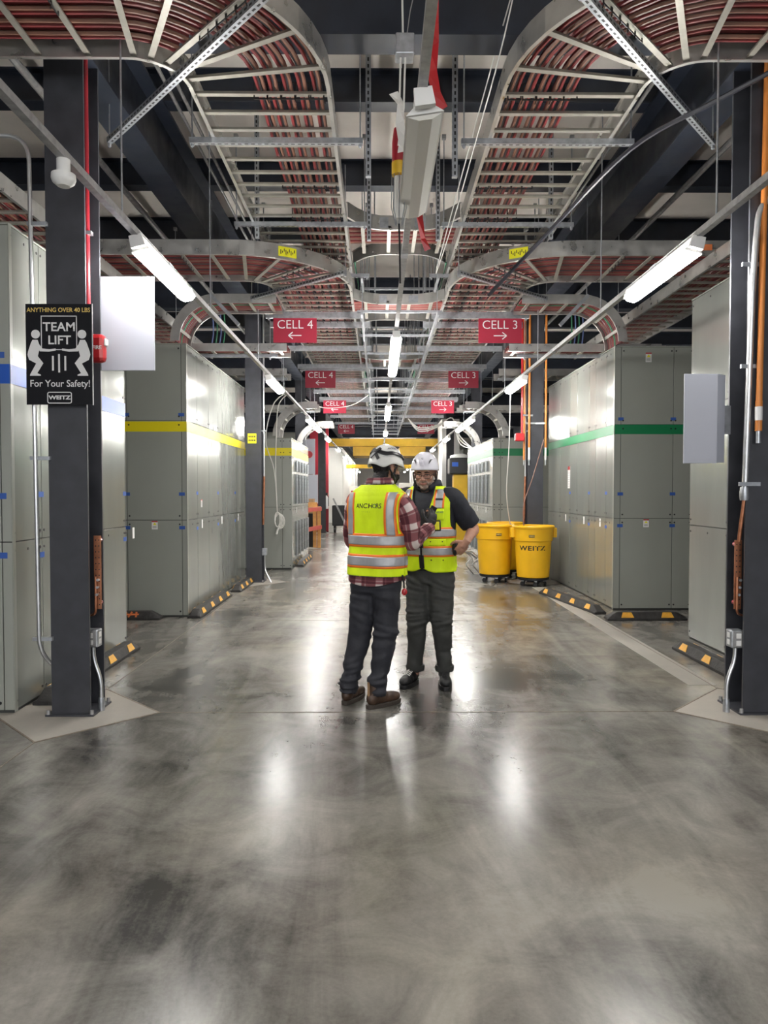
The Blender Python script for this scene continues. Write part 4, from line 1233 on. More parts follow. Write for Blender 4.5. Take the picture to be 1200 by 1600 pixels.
def cord(name, label, pts, r, m, cat='cord', group=None):
    pts = [Vector(p) for p in pts]
    out = []
    P = [pts[0]] + pts + [pts[-1]]
    for i in range(1, len(P) - 2):
        for j in range(6):
            t_ = j / 6
            a, b_, c_, d_ = P[i - 1], P[i], P[i + 1], P[i + 2]
            out.append(.5 * ((2 * b_) + (c_ - a) * t_ + (2 * a - 5 * b_ + 4 * c_ - d_) * t_ ** 2 + (3 * b_ - a - 3 * c_ + d_) * t_ ** 3))
    out.append(pts[-1])
    return tag(MB().tube(out, r, 6).build(name, M[m]), label, cat, group)
# white cords
ca_ = cord('extension_cord', 'white cord hanging before the low left cabinet, left strand', [(-1.58, 12.0, 3.15), (-1.80, 12.1, 2.95), (-2.0, 12.6, 2.4), (-1.93, 13.1, 1.9), (-1.90, 13.3, 1.1)], .009, 'cwht')
cb_ = cord('extension_cord', 'white cord hanging before the low left cabinet, right strand', [(-1.55, 12.1, 3.15), (-1.72, 12.2, 2.95), (-1.83, 12.7, 2.4), (-1.90, 13.1, 1.9), (-1.90, 13.3, 1.1)], .009, 'cwht')
b = MB()
for i in range(5):
    pts = []
    for j in range(13):
        a = 2 * PI * j / 12
        pts.append((-1.90 + (.05 + .01 * i) * math.sin(a) + .01 * i, 13.3 + .012 * i, .98 + .14 * math.cos(a) - .01 * i))
    b.tube(pts, .009, 6)
b.tube([(-1.86, 13.3, .84), (-1.9, 13.3, .78), (-1.92, 13.3, .70)], .02, 8)
o = b.build('cord_coil', M['cwht'])
t = thing('looped_cord', 'looped white cord with coiled end before the low left cabinet', 'cord', (-1.90, 13.3, .7))
for q, nm in ((ca_, 'strand'), (cb_, 'strand'), (o, 'coil')):
    for key in ('label', 'category'):
        if key in q: del q[key]
    q.name = nm; q.parent = t; q.location = q.location - t.location
cord('extension_cord', 'white cord hanging from the right lamp rail into the yellow bins', [(2.03, 11.0, 3.05), (2.05, 11.2, 2.2), (2.06, 11.45, 1.5), (2.16, 11.7, 1.0), (2.2, 11.75, .96)], .008, 'cwht')
cord('extension_cord', 'pale cord slanting across the second right column to the bin', [(2.68, 11.55, 2.35), (2.5, 11.5, 1.75), (2.34, 11.45, 1.30), (2.33, 11.4, .95)], .008, 'ctan')
for i in range(3):
    cord('spare_cable', '%s slack white cable looping over from the right trays' % nth(i), [(.8, 19.5, 3.5), (1.1, 19.5, 3.25 - .05 * i), (1.6, 19.5, 3.32 - .03 * i), (2.0, 19.4, 3.5), (2.15, 19.0, 3.0 - .1 * i), (2.45, 18.6, 2.62)], .014, 'cwht', 'cable', 'slack white cables')
cord('spare_cable', 'slack grey cable sagging across the left trays behind the second sign', [(-1.6, 15.5, 3.5), (-1.2, 15.5, 3.32), (-.6, 15.4, 3.36), (-.2, 15.4, 3.6)], .01, 'cwht')
cord('spare_cable', 'black cable slung across the upper right between tray and column', [(.95, 6.2, 3.2), (1.35, 5.6, 3.55), (1.75, 5.0, 3.88), (2.2, 4.7, 4.05), (2.7, 4.5, 4.25)], .016, 'cblk', 'cable')
cord('spare_cable', 'white pull cord looping down beside the right upper tray', [(.96, 4.4, 5.2), (.80, 4.6, 4.4), (.72, 5.2, 4.1), (.66, 6.4, 3.9), (.6, 7.5, 3.8), (.74, 5.3, 4.3), (1.0, 4.4, 5.2)], .005, 'cwht', 'cable')
for side, s in SIDE:
    pts = [(mx(-2.33, s), 9.0 + .05 * i, 0) for i in range(5)]
    for i in range(4):
        x = mx(-2.02 - .05 * i, s)
        cord('data_cable', '%s loose %s cable hanging beside the %s drop' % (nth(i), ('green', 'blue', 'green', 'blue')[i], side), [(x, 9.35, 3.82), (x + .01, 9.36, 3.6), (x - .01, 9.35, 3.42), (x, 9.4, 3.38)], .009, ('cgrn', 'cblu')[i % 2], 'cable', 'loose cables by the %s drop' % side)

# ------------------------------------------------------------------ deep background
structure('wall_red', MB().box(-2.62, -1.92, 27.0, 27.25, 0, 3.9), M['wallred'], 'red wall panel at the far left of the aisle', 'wall')
structure('wall_white', MB().box(2.35, 3.0, 26.5, 28.4, 0, 4.2), M['wallwhite'], 'white wall stub at the far right of the aisle', 'wall')
structure('wall_grey', MB().box(-2.6, -1.75, 34.0, 58.0, 0, 3.6), M['wallwhite'])  # white wall lengthened to bounce light into the far end
structure('wall_pale', MB().box(2.5, 3.3, 38.0, 58.0, 0, 3.6), M['wallwhite'])  # white wall run along the opposite side, also to bounce light
t = thing('fire_extinguisher', 'fire extinguisher hung on the far red wall', 'extinguisher', (-2.0, 26.9, .9))
MB().lathe((-2.0, 26.9, .85), [(0, 0), (.08, 0), (.085, .05), (.085, .4), (.04, .5), (0, .5)], 14).build('cylinder', M['print'], t)
MB().box(-2.06, -1.94, 26.86, 26.94, 1.35, 1.45).build('valve', M['black'], t)
MB().tube([(-1.98, 26.86, 1.42), (-1.9, 26.84, 1.3), (-1.9, 26.84, .95)], .015, 6).build('hose', M['black'], t)
t = thing('wall_notice', 'small white notice on the far red wall', 'notice', (-2.17, 26.98, 2.1))
MB().box(-2.22, -2.12, 26.98, 27.0, 2.1, 2.45).build('sheet', M['print'], t)
# whiteboards beyond the low cabinet
t = thing('board_stand', 'pair of white boards on posts beyond the low left cabinet', 'board', (-1.95, 20.3, 0))
for (z0, z1, x0, x1, y) in ((2.0, 3.0, -2.12, -1.82, 20.3), (1.16, 1.98, -2.1, -1.74, 20.28)):
    MB().box(x0, x1, y, y + .03, z0, z1).build('board_panel', M['board'], t)
for x in (-2.08, -1.86):
    MB().box(x - .025, x + .025, 20.33, 20.38, 0, 3.0).build('post', M['galv'], t)
MB().tube([(-1.98, 20.30, 2.55), (-1.98, 20.2, 2.55)], .1, 16).build('alarm_bell', M['red'], t)
# timber barrier
t = thing('timber_barrier', 'red and raw timber barrier beyond the low left cabinet', 'barrier', (-1.75, 18.2, 0))
for x, y, h, m in ((-1.92, 17.6, 1.02, 'redwood'), (-1.80, 17.62, 1.02, 'redwood'), (-1.60, 19.0, 1.1, 'wood'), (-1.72, 19.05, 1.1, 'wood'), (-1.95, 19.1, 1.2, 'wood')):
    MB().box(x - .045, x + .045, y - .045, y + .045, 0, h).build('post', M[m], t)
for z in (.55, 1.04):
    MB().bar((-1.97, 17.6, z), (-1.76, 17.62, z), .05, .10).build('rail', M['redwood'], t)
    MB().bar((-1.79, 17.6, z), (-1.55, 19.0, z), .05, .10).build('rail', M['redwood'], t)
MB().bar((-2.0, 19.05, 1.15), (-1.65, 19.05, 1.15), .05, .12).build('rail', M['wood'], t)
t = thing('cardboard_box', 'brown cardboard box behind the timber barrier', 'box', (-1.95, 19.6, .0))
MB().box(-2.1, -1.78, 19.4, 19.8, .9, 1.3).build('carton', M['card'], t); MB().box(-2.1, -1.78, 19.4, 19.8, 0, .9).build('pallet_base', M['black'], t)
# yellow machine
t = thing('lifting_mast', 'yellow mast with black head unit beside the low right cabinet', 'machine', (2.3, 20, 0))
MB().box(2.10, 2.50, 20.0, 20.35, .05, 2.0).build('mast', M['yelsteel'], t, .02)
MB().box(1.98, 2.60, 19.9, 20.5, 1.98, 2.45).build('head_unit', M['black'], t, .04)
MB().lathe((2.3, 20.2, 2.45), [(.28, 0), (.28, .06), (.1, .12), (0, .12)], 20).build('cap', M['white'], t)
MB().box(2.0, 2.6, 19.85, 20.5, 0, .12).build('base', M['black'], t)
MB().box(2.05, 2.22, 19.885, 19.9, 2.2, 2.32).build('badge', M['sblu'], t)
# wire frame by the bins
t = thing('folding_cart', 'small folding wire cart on the floor left of the bins', 'cart', (1.66, 12.8, 0))
for dx in (0, .12):
    MB().tube(bend_pts([(1.55 + dx, 12.8, .42), (1.70 + dx, 12.85, .30), (1.56 + dx, 12.8, .18), (1.72 + dx, 12.85, .0)], .05), .012, 6).build('tube_leg', M['dull'], t)
MB().bar((1.55, 12.8, .42), (1.67, 12.8, .42), .02, .02).build('crossbar', M['dull'], t)
# black trolley at left, far
t = thing('tool_trolley', 'black trolley with slanted handle at the far left', 'trolley', (-1.55, 26, 0))
MB().box(-1.7, -1.2, 25.8, 26.6, .25, 1.0).build('tool_box', M['black'], t, .03)
MB().bar((-1.65, 25.7, 1.25), (-1.2, 25.7, .3), .06, .06).build('handle', M['dull'], t)
for dx in (-1.62, -1.28):
    MB().lathe((dx, 25.95, .125), [(0, -.03), (.125, -.03), (.125, .03), (0, .03)], 14, axis='x').build('wheel', M['black'], t)
    MB().lathe((dx, 26.45, .125), [(0, -.03), (.125, -.03), (.125, .03), (0, .03)], 14, axis='x').build('wheel', M['black'], t)
# yellow crane girder and hoist decks
t = thing('crane_girder', 'yellow crane girder spanning the aisle in the distance', 'crane', (AX, 28, 3.2))
MB().box(-2.3, 3.2, 28.6, 28.9, 3.32, 3.62).build('girder', M['yelsteel'], t)
for i, (x0, x1) in enumerate(((-1.05, .0), (.85, 1.9))):
    MB().box(x0, x1, 28.9, 30.9, 2.95, 3.35).build('hoist_deck', M['yelsteel'], t)
o = MB().box(-1.75, 2.6, 38.2, 38.5, 2.75, 2.95).build('crane_girder', M['yelsteel']); tag(o, 'second yellow crane girder, farther and lower', 'crane')
# equipment standing in the far end
far = [(-1.2, 40, .9, 1.8, 'wallwhite', 'white'), (-.5, 46, .7, 2.2, 'wallwhite', 'white'), (1.6, 42, .8, 2.0, 'wallwhite', 'white'), (2.3, 36, .7, 2.3, 'galv', 'silver'), (.9, 48, .8, 1.9, 'wallwhite', 'white'), (.2, 52, .9, 2.4, 'galv', 'silver')]
for i, (x, y, w, h, m, cn) in enumerate(far):
    t = thing('equipment_crate', '%s equipment crate with a red notice, %s in depth at the far end' % (cn, nth(i)), 'crate', (x, y, 0), 'far crates')
    MB().box(x - w / 2, x + w / 2, y, y + .8, 0, h).build('crate_body', M[m], t, .02)
    MB().box(x - w * .4, x + w * .4, y - .02, y, h * .62, h * .86).build('red_notice', M['red'], t)
    MB().box(x - w * .42, x + w * .42, y - .015, y, h * .28, h * .38).build('black_band', M['black'], t)

# ------------------------------------------------------------------ people
M['skinA'] = mat('skin_warm', (0.40, 0.215, 0.15), 0.5, var=0.08, vscale=30)
M['skinB'] = mat('skin_ruddy', (0.42, 0.22, 0.155), 0.5, var=0.12, vscale=28)
M['hair'] = mat('dark_hair', (0.010, 0.008, 0.008), 0.55, bump=0.5, bscale=90)
M['stubble'] = mat('grey_stubble', (0.30, 0.22, 0.18), 0.75, var=0.35, vscale=150)
M['lip'] = mat('lips', (0.34, 0.12, 0.10), 0.45)
M['eye'] = mat('eye_white', (0.62, 0.58, 0.55), 0.25)
M['vest'] = mat('high_visibility_yellow', (0.68, 0.88, 0.012), 0.62, spec=0.3, var=0.07, vscale=9, bump=0.25, bscale=14, stretch=(1.5, 1.5, .6))
M['vorange'] = mat('orange_trim', (0.90, 0.20, 0.02), 0.55)
M['silver'] = mat('reflective_silver', (0.42, 0.425, 0.44), 0.38, metal=0.25, var=0.10, vscale=22)
M['navycloth'] = mat('navy_polo', (0.012, 0.014, 0.022), 0.75, var=0.3, vscale=18, bump=0.3, bscale=16)
M['trouserA'] = mat('charcoal_work_trousers', (0.022, 0.023, 0.031), 0.7, var=0.22, vscale=7, bump=0.35, bscale=11)
M['trouserB'] = mat('grey_green_trousers', (0.040, 0.041, 0.038), 0.72, var=0.18, vscale=7, bump=0.35, bscale=11)
M['boot'] = mat('brown_leather', (0.065, 0.036, 0.022), 0.45, var=0.35, vscale=20, bump=0.15, bscale=40)
M['sole'] = mat('boot_sole', (0.045, 0.035, 0.028), 0.7)
M['shoe'] = mat('black_shoe', (0.010, 0.010, 0.011), 0.5, bump=0.2, bscale=60)
M['helmet'] = mat('white_helmet', (0.76, 0.76, 0.73), 0.25, coat=0.3, var=0.04, vscale=12)
M['helmetB'] = mat('pale_helmet', (0.70, 0.69, 0.76), 0.25, coat=0.3)
M['glove'] = mat('black_glove', (0.010, 0.010, 0.012), 0.6)

def plaid():
    m = bpy.data.materials.new('red_plaid'); m.use_nodes = True
    nt = m.node_tree; N = nt.nodes.new; L = nt.links.new
    b = nt.nodes['Principled BSDF']; b.inputs['Roughness'].default_value = 0.8
    at = N('ShaderNodeAttribute'); at.attribute_name = 'cloth'
    sp = N('ShaderNodeSeparateXYZ'); L(at.outputs['Vector'], sp.inputs[0])
    def stripe(o, lo, hi, per):
        a = N('ShaderNodeMath'); a.operation = 'DIVIDE'; L(o, a.inputs[0]); a.inputs[1].default_value = per
        f = N('ShaderNodeMath'); f.operation = 'FRACT'; L(a.outputs[0], f.inputs[0])
        r = N('ShaderNodeValToRGB'); r.color_ramp.interpolation = 'LINEAR'
        e = r.color_ramp.elements
        e[0].position = 0; e[0].color = (0, 0, 0, 1)
        e[1].position = 1; e[1].color = (0, 0, 0, 1)
        for p, v in ((lo - .03, 0), (lo + .01, 1), (hi - .01, 1), (hi + .03, 0), (hi + .14, 0), (hi + .16, .35), (hi + .20, .35), (hi + .22, 0)):
            q = e.new(p); q.color = (v, v, v, 1)
        L(f.outputs[0], r.inputs[0]); return r.outputs[0]
    s = N('ShaderNodeMath'); s.operation = 'ADD'
    L(stripe(sp.outputs[0], .25, .60, .116), s.inputs[0]); L(stripe(sp.outputs[1], .25, .58, .116), s.inputs[1])
    h = N('ShaderNodeMath'); h.operation = 'MULTIPLY'; L(s.outputs[0], h.inputs[0]); h.inputs[1].default_value = .5
    r = N('ShaderNodeValToRGB'); e = r.color_ramp.elements
    e[0].position = .0; e[0].color = (.085, .014, .022, 1)
    e[1].position = 1; e[1].color = (.70, .60, .57, 1)
    q = e.new(.5); q.color = (.25, .085, .095, 1)
    L(h.outputs[0], r.inputs[0]); L(r.outputs[0], b.inputs['Base Color'])
    return m
M['plaid'] = plaid()

def grid(name, P, uv, m, parent, thick=0.0, offset=0.0, mirror_face=None):
    """a sheet of cloth from a grid of points; uv in metres drives woven patterns"""
    nr, nc = len(P), len(P[0])
    flat = [p for r in P for p in r]
    lo = Vector([min(p[i] for p in flat) for i in range(3)]); hi = Vector([max(p[i] for p in flat) for i in range(3)])
    org = Vector(((lo.x + hi.x) / 2, (lo.y + hi.y) / 2, lo.z))
    me = bpy.data.meshes.new(name)
    me.from_pydata([p - org for p in flat], [], [(i * nc + j, i * nc + j + 1, (i + 1) * nc + j + 1, (i + 1) * nc + j) for i in range(nr - 1) for j in range(nc - 1)])
    me.materials.append(m)
    if not uv:
        bm = bmesh.new(); bm.from_mesh(me); bmesh.ops.remove_doubles(bm, verts=bm.verts, dist=1e-6); bmesh.ops.recalc_face_normals(bm, faces=bm.faces); bm.to_mesh(me); bm.free()
    me.polygons.foreach_set('use_smooth', [True] * len(me.polygons))
    if uv:
        a = me.attributes.new('cloth', 'FLOAT_VECTOR', 'POINT')
        a.data.foreach_set('vector', [c for r in uv for q in r for c in (q[0], q[1], 0.0)])
    o = bpy.data.objects.new(name, me)
    link(o, org, parent)
    if thick:
        s = o.modifiers.new('thickness', 'SOLIDIFY'); s.thickness = thick; s.offset = offset
    return o

def remesh(mb, voxel, it=4, fac=.5):
    me = mb.mesh('tmp', M['black'])
    o = bpy.data.objects.new('tmp', me); COL.objects.link(o)
    r = o.modifiers.new('r', 'REMESH'); r.mode = 'VOXEL'; r.voxel_size = voxel
    if it:
        s = o.modifiers.new('s', 'SMOOTH'); s.iterations = it; s.factor = fac
    dg = bpy.context.evaluated_depsgraph_get()
    e = bpy.data.meshes.new_from_object(o.evaluated_get(dg))
    V = [v.co.copy() for v in e.vertices]; F = [tuple(p.vertices) for p in e.polygons]; N = [v.normal.copy() for v in e.vertices]
    bpy.data.objects.remove(o); bpy.data.meshes.remove(me); bpy.data.meshes.remove(e)
    return V, F, N

def solid(name, V, F, m, parent):
    b = MB(); b.add(V, F, 0, True)
    return b.build(name, m, parent, sharp=75)

def catmull(pts, k=6):
    P = [Vector(p) for p in pts]; P = [2 * P[0] - P[1]] + P + [2 * P[-1] - P[-2]]
    out = []
    for i in range(1, len(P) - 2):
        a, b, c, d = P[i - 1:i + 3]
        for j in range(k):
            t_ = j / k
            out.append(.5 * (2 * b + (c - a) * t_ + (2 * a - 5 * b + 4 * c - d) * t_ ** 2 + (3 * b - a - 3 * c + d) * t_ ** 3))
    out.append(P[-2]); return out
def lerp_list(vals, n):
    out = []
    for i in range(n):
        t_ = i / (n - 1) * (len(vals) - 1); k_ = min(int(t_), len(vals) - 2)
        out.append(vals[k_] + (vals[k_ + 1] - vals[k_]) * (t_ - k_))
    return out
def limb(mb, pts, rad, n=14, k=5):
    c = catmull(pts, k); mb.tube(c, lerp_list(rad, len(c)), n)
    mb.ball(c[0], rad[0], rad[0], rad[0], 12, 8); mb.ball(c[-1], rad[-1], rad[-1], rad[-1], 12, 8)

PROFILE = [(.80, .188, .130, 0), (.90, .192, .132, 0), (1.0, .188, .126, .004), (1.10, .188, .124, .008), (1.20, .194, .126, .008), (1.30, .203, .128, .004), (1.38, .208, .125, -.002), (1.44, .204, .114, -.008), (1.48, .186, .098, -.014), (1.51, .150, .084, -.018), (1.535, .108, .074, -.018), (1.56, .080, .068, -.014), (1.60, .066, .064, -.006)]
def prof(z):
    P = PROFILE
    if z <= P[0][0]: return P[0][1:]
    for a, b in zip(P[:-1], P[1:]):
        if z <= b[0]:
            t_ = (z - a[0]) / (b[0] - a[0]); t_ = t_ * t_ * (3 - 2 * t_) * .5 + t_ * .5
            return tuple(a[i] + (b[i] - a[i]) * t_ for i in (1, 2, 3))
    return P[-1][1:]

class Figure:
    def __init__(s, root, base, heading, lean=(0, 0), wide=1.0, belly=0.0):
        """heading: direction of travel; local +y is the front, +x the person's right-hand side"""
        s.root = root; s.base = Vector(base); h = Vector((*heading, 0)).normalized()
        s.f = h; s.r = Vector((h.y, -h.x, 0)); s.lean = lean; s.wide = wide; s.belly = belly
    def W(s, x, y, z):
        k_ = max(0, (z - .9)) / .65
        return s.base + s.r * x + s.f * y + UP * z + Vector((s.lean[0] * k_, s.lean[1] * k_, 0))
    def torso(s, u, z, off, fold=0.0):
        a, b, cy = prof(z)
        a *= s.wide
        n = 2.35
        cu, su = math.cos(u), math.sin(u)
        be = s.belly * math.exp(-((z - 1.08) / .14) ** 2) * max(0, su)
        if fold:
            q = noise.noise(Vector((u * 1.3 + fold * 7, z * 5 + u * 1.2, fold))) * .009 + noise.noise(Vector((u * 3 + fold, z * 11 - u * 2.0, fold * 3))) * .005
            off = off + q * min(1, max(0, (1.5 - z) / .2))
        x = (a + off) * math.copysign(abs(cu) ** (2 / n), cu)
        y = (b + off + be) * math.copysign(abs(su) ** (2 / n), su) + cy
        return s.W(x, y, z)
    def ulim(s, z, X, off=0):
        a = prof(z)[0] * s.wide + off
        q = min(1.0, X / a)
        return math.acos(min(1, q ** (2.35 / 2)))

def hand(mb, wrist, D, Nn, thumb, curl=.35, size=1.0, point=None):
    """palm, four unequal bent fingers and a thumb from the side of the palm. D along the hand, Nn out of the back, thumb = +1/-1 side"""
    D = Vector(D).normalized(); Nn = Vector(Nn); Nn = (Nn - D * Nn.dot(D)).normalized(); Sd = D.cross(Nn) * thumb
    w = Vector(wrist); k_ = size
    R3 = Matrix((Sd, D, Nn)).transposed()
    mb.ball(w + D * .048 * k_, .041 * k_, .052 * k_, .0165 * k_, 14, 10, rot=R3)
    mb.tube([w - D * .02, w + D * .02, w + D * .05], [.026 * k_, .026 * k_, .028 * k_], 12)
    for i, (off, ln) in enumerate(((.029, .072), (.010, .080), (-.010, .074), (-.028, .058))):
        p = w + D * (.086 - .006 * abs(i - 1)) * k_ + Sd * off * k_
        d = (D + Sd * off * 2.2).normalized()
        c = curl if not (point is not None and i == 0) else point
        pts = [p - d * .02]; ang = c * .6
        for seg in (.46, .30, .24):
            pts.append(p); dd = d * math.cos(ang) - Nn * math.sin(ang); p = p + dd * ln * seg * k_; ang += c
        pts.append(p)
        mb.tube(pts, [.0095 * k_, .0095 * k_, .0088 * k_, .0080 * k_, .0070 * k_], 10)
        mb.ball(p, .0070 * k_, .0070 * k_, .0070 * k_, 10, 6)
    p0 = w + D * .022 * k_ + Sd * .026 * k_ - Nn * .004
    p1 = p0 + (D * .55 + Sd * .75 - Nn * .25).normalized() * .040 * k_
    p2 = p1 + (D * .85 + Sd * .35 - Nn * .35).normalized() * .032 * k_
    p3 = p2 + (D * .95 + Sd * .05 - Nn * .4).normalized() * .024 * k_
    mb.tube([p0, p1, p2, p3], [.015 * k_, .0125 * k_, .0105 * k_, .008 * k_], 10)
    mb.ball(p3, .008 * k_, .008 * k_, .008 * k_, 10, 6)

def head_geo(mb, Mh, jaw=1.0):
    R3 = Mh.to_3x3()
    def B(x, y, z, a, b, c, n=18): mb.ball(Mh @ Vector((x, y, z)), a, b, c, n, 12, rot=R3)
    B(0, -.012, .036, .077, .097, .086, 26)
    B(0, .026, -.035, .060 * jaw, .062, .078, 22)
    B(0, .020, -.012, .068, .068, .055, 22)
    B(0, .062, -.096, .026 * jaw, .022, .021)
    for s_ in (-1, 1):
        B(s_ * .036, .006, -.075, .026 * jaw, .045, .028)
        B(s_ * .030, .080, .020, .028, .013, .009)
        B(s_ * .043, .062, -.028, .021, .022, .020)
        B(s_ * .017, .096, -.040, .010, .011, .009)
        B(s_ * .079, -.010, -.012, .009, .021, .032)
        B(s_ * .084, -.016, .002, .006, .014, .020)
        B(s_ * .026, .082, -.062, .010, .010, .012)
    mb.tube([Mh @ Vector(p) for p in ((0, .084, .018), (0, .097, -.012), (0, .112, -.036), (0, .092, -.050))], [.011, .0115, .0145, .010], 12)
    B(0, .086, -.063, .026, .011, .007)
    B(0, .082, -.075, .022, .012, .008)
    B(0, .088, .045, .050, .010, .03)

def helmet(fig_root, Mh, m, wave, lip, brimdrop=0.0):
    """climbing-style shell: domed, with a wavy lower edge"""
    rows, cols = 16, 56
    P = []
    for i in range(rows + 1):
        t_ = i / rows
        row = []
        for j in range(cols + 1):
            a = 2 * PI * j / cols
            zlow = .012 + wave(a)
            th = t_ * PI / 2
            ex = 1 + .03 * t_ ** 6
            x = .105 * math.sin(th) ** .86 * math.cos(a) * ex
            y = .132 * math.sin(th) ** .86 * math.sin(a) * ex - .008
            top = .162
            z = zlow + (top - zlow) * math.cos(th) ** 1.0
            if t_ > .86 and math.sin(a) > .2:
                y += lip * (t_ - .86) / .14 * (math.sin(a) - .2); z -= .004 * (t_ - .86) / .14
            row.append(Mh @ Vector((x, y, z)))
        P.append(row)
    h = grid('helmet', P, None, m, fig_root, .006, -1)
    def pt(a, t_, o=0.0):
        zlow = .012 + wave(a); th = t_ * PI / 2
        x = .105 * math.sin(th) ** .86 * math.cos(a); y = .132 * math.sin(th) ** .86 * math.sin(a) - .008
        z = zlow + (.158 - zlow) * math.cos(th)
        v = Vector((x, y, z)); nrm = Vector((x / .105 ** 2, y / .132 ** 2, (z - .02) / .14 ** 2)).normalized()
        return Mh @ (v + nrm * o)
    return h, pt

def extract(name, V, F, N, test, off, m, parent, Mi, jitter=0.0):
    """raised patch of the body surface: hair or beard"""
    ok = [test(Mi @ v) for v in V]
    keep = [f for f in F if all(ok[i] for i in f)]
    ids = {}
    vs, fs = [], []
    for f in keep:
        q = []
        for i in f:
            if i not in ids:
                ids[i] = len(vs); vs.append(V[i] + N[i] * (off + jitter * noise.noise(V[i] * 60)))
            q.append(ids[i])
        fs.append(q)
    o = solid(name, vs, fs, m, parent)
    s_ = o.modifiers.new('depth', 'SOLIDIFY'); s_.thickness = off + .002; s_.offset = -1
    return o

def vest_panels(fig, z0, ztop, hem=None, vneck=None, gap=0.0):
    """(u0(z), u1(z)) ranges for the back and the two fronts"""
    def X(z):
        if z < 1.17: return 9
        k_ = min(1, (z - 1.17) / .10)
        return .222 - .022 * math.sin(k_ * PI / 2) + max(0, z - 1.42) * .10
    def arm(z, off=.02): return fig.ulim(z, X(z), off)
    def open_(z):
        w = gap
        if vneck and z > vneck: w = gap + .075 * min(1, ((z - vneck) / (1.47 - vneck))) ** .9
        a = prof(z)[0] * fig.wide + .02
        return math.acos(min(1, max(0, w / a)) ** (2.35 / 2)) if w > 0 else PI / 2
    back = lambda z: (PI + arm(z), 2 * PI - arm(z))
    fr = lambda z: (arm(z), open_(z))
    fl = lambda z: (PI - open_(z), PI - arm(z))
    return {'back': back, 'right_front': fr, 'left_front': fl}

def cloth(fig, name, rng_, zs, off, m, parent, cols=40, thick=.002, fold=0.0, ufold=None, plaid_uv=False):
    P, UV = [], []
    for z in zs:
        z_ = z if not callable(z) else z
        u0, u1 = rng_(z_)
        P.append([fig.torso(u0 + (u1 - u0) * j / cols, z_, off, fold) for j in range(cols + 1)])
        UV.append([((u0 + (u1 - u0) * j / cols) * .165 + 5, z_ + 5) for j in range(cols + 1)])
    return grid(name, P, UV if plaid_uv else None, m, parent, thick, 1)

def zr(a, b, n): return [a + (b - a) * i / n for i in range(n + 1)]

def sleeve(name, pts, rad, m, parent, twist=0.0, folds=.004, k=9, n=26, seed=0.0, cuff=True):
    c = catmull(pts, k); rs = lerp_list(rad, len(c))
    P, UV = [], []
    prev = None; acc = 0
    for i, p in enumerate(c):
        t_ = (c[min(i + 1, len(c) - 1)] - c[max(i - 1, 0)]).normalized()
        if prev is None:
            l = t_.cross(Vector((0, 1, .1))).normalized()
        else:
            l = (prev - t_ * prev.dot(t_)).normalized()
        prev = l; uu = t_.cross(l)
        if i: acc += (c[i] - c[i - 1]).length
        row, ruv = [], []
        for j in range(n + 1):
            a = 2 * PI * j / n
            q = noise.noise(Vector((math.cos(a) * 1.2, math.sin(a) * 1.2 + seed, acc * 17 + seed))) + .6 * noise.noise(Vector((math.cos(a) * 2 + seed, math.sin(a) * 2, acc * 42)))
            r_ = rs[i] + folds * q
            row.append(p + (l * math.cos(a) + uu * math.sin(a)) * r_)
            ruv.append((a * .058 + twist, acc + .02))
        P.append(row); UV.append(ruv)
    return grid(name, P, UV, m, parent, .002, 1)

def boot(parent, name, heel, d, m, ms, tall=.13, pull=False, lace=None, length=.295):
    """heel on the floor, d = direction of the toe"""
    d = Vector((*d, 0)).normalized(); w = Vector((d.y, -d.x, 0)); h = Vector((heel[0], heel[1], 0))
    b = MB()
    R3 = Matrix((w, d, UP)).transposed()
    def B(y, z, a, bb, c, x=0): b.ball(h + d * y + w * x + UP * z, a, bb, c, 18, 12, rot=R3)
    L = length
    B(.055, .065, .040, .055, .050); B(.12, .062, .042, .08, .046); B(.19, .055, .047, .075, .040); B(L - .065, .050, .048, .062, .036)
    b.tube([h + d * .062 + UP * .06, h + d * .065 + UP * tall, h + d * .068 + UP * (tall + .03)], [.045, .046, .046], 18)
    V, F, N = remesh(b, .006, 5)
    V = [v if v.z > .028 else Vector((v.x, v.y, .028)) for v in V]
    o = solid(name, V, F, m, parent)
    out = []
    n = 40
    for i in range(n):
        a = 2 * PI * i / n
        y = L / 2 + (L / 2 + .004) * math.sin(a)
        t_ = y / L
        wd = .040 + .012 * math.sin(min(1, max(0, t_)) * PI * .85)
        out.append(h + d * y + w * (wd * math.copysign(abs(math.cos(a)) ** .62, math.cos(a))))
    s_ = MB(); nn = n
    vs = [Vector((p.x, p.y, 0)) for p in out] + [Vector((p.x, p.y, .030)) for p in out]
    s_.add(vs, [tuple(range(nn))[::-1], tuple(range(nn, 2 * nn))] + [(i, (i + 1) % nn, nn + (i + 1) % nn, nn + i) for i in range(nn)])
    s_.build('sole', ms, o, .004)
    if pull:
        MB().bar(h + d * .012 + UP * .07, h + d * .014 + UP * (tall + .03), .018, .006, up=d).build('pull_tab', M['card'], o)
        b2 = MB()
        for sg in (-1, 1):
            b2.bar(h + d * .07 + w * sg * .0455 + UP * .085, h + d * .07 + w * sg * .047 + UP * (tall + .02), .045, .004, up=w)
        b2.build('elastic_side', M['black'], o)
    if lace:
        b3 = MB()
        for i in range(5):
            y = .118 + i * .020; z = .124 - i * .006
            b3.tube([h + d * y + w * -.026 + UP * (z - .012), h + d * (y + .006) + UP * z, h + d * (y + .012) + w * .026 + UP * (z - .012)], .0028, 6)
            b3.tube([h + d * y + w * .026 + UP * (z - .012), h + d * (y + .006) + UP * (z + .002), h + d * (y + .012) + w * -.026 + UP * (z - .012)], .0028, 6)
        b3.build('lace', M[lace], o)
    return o

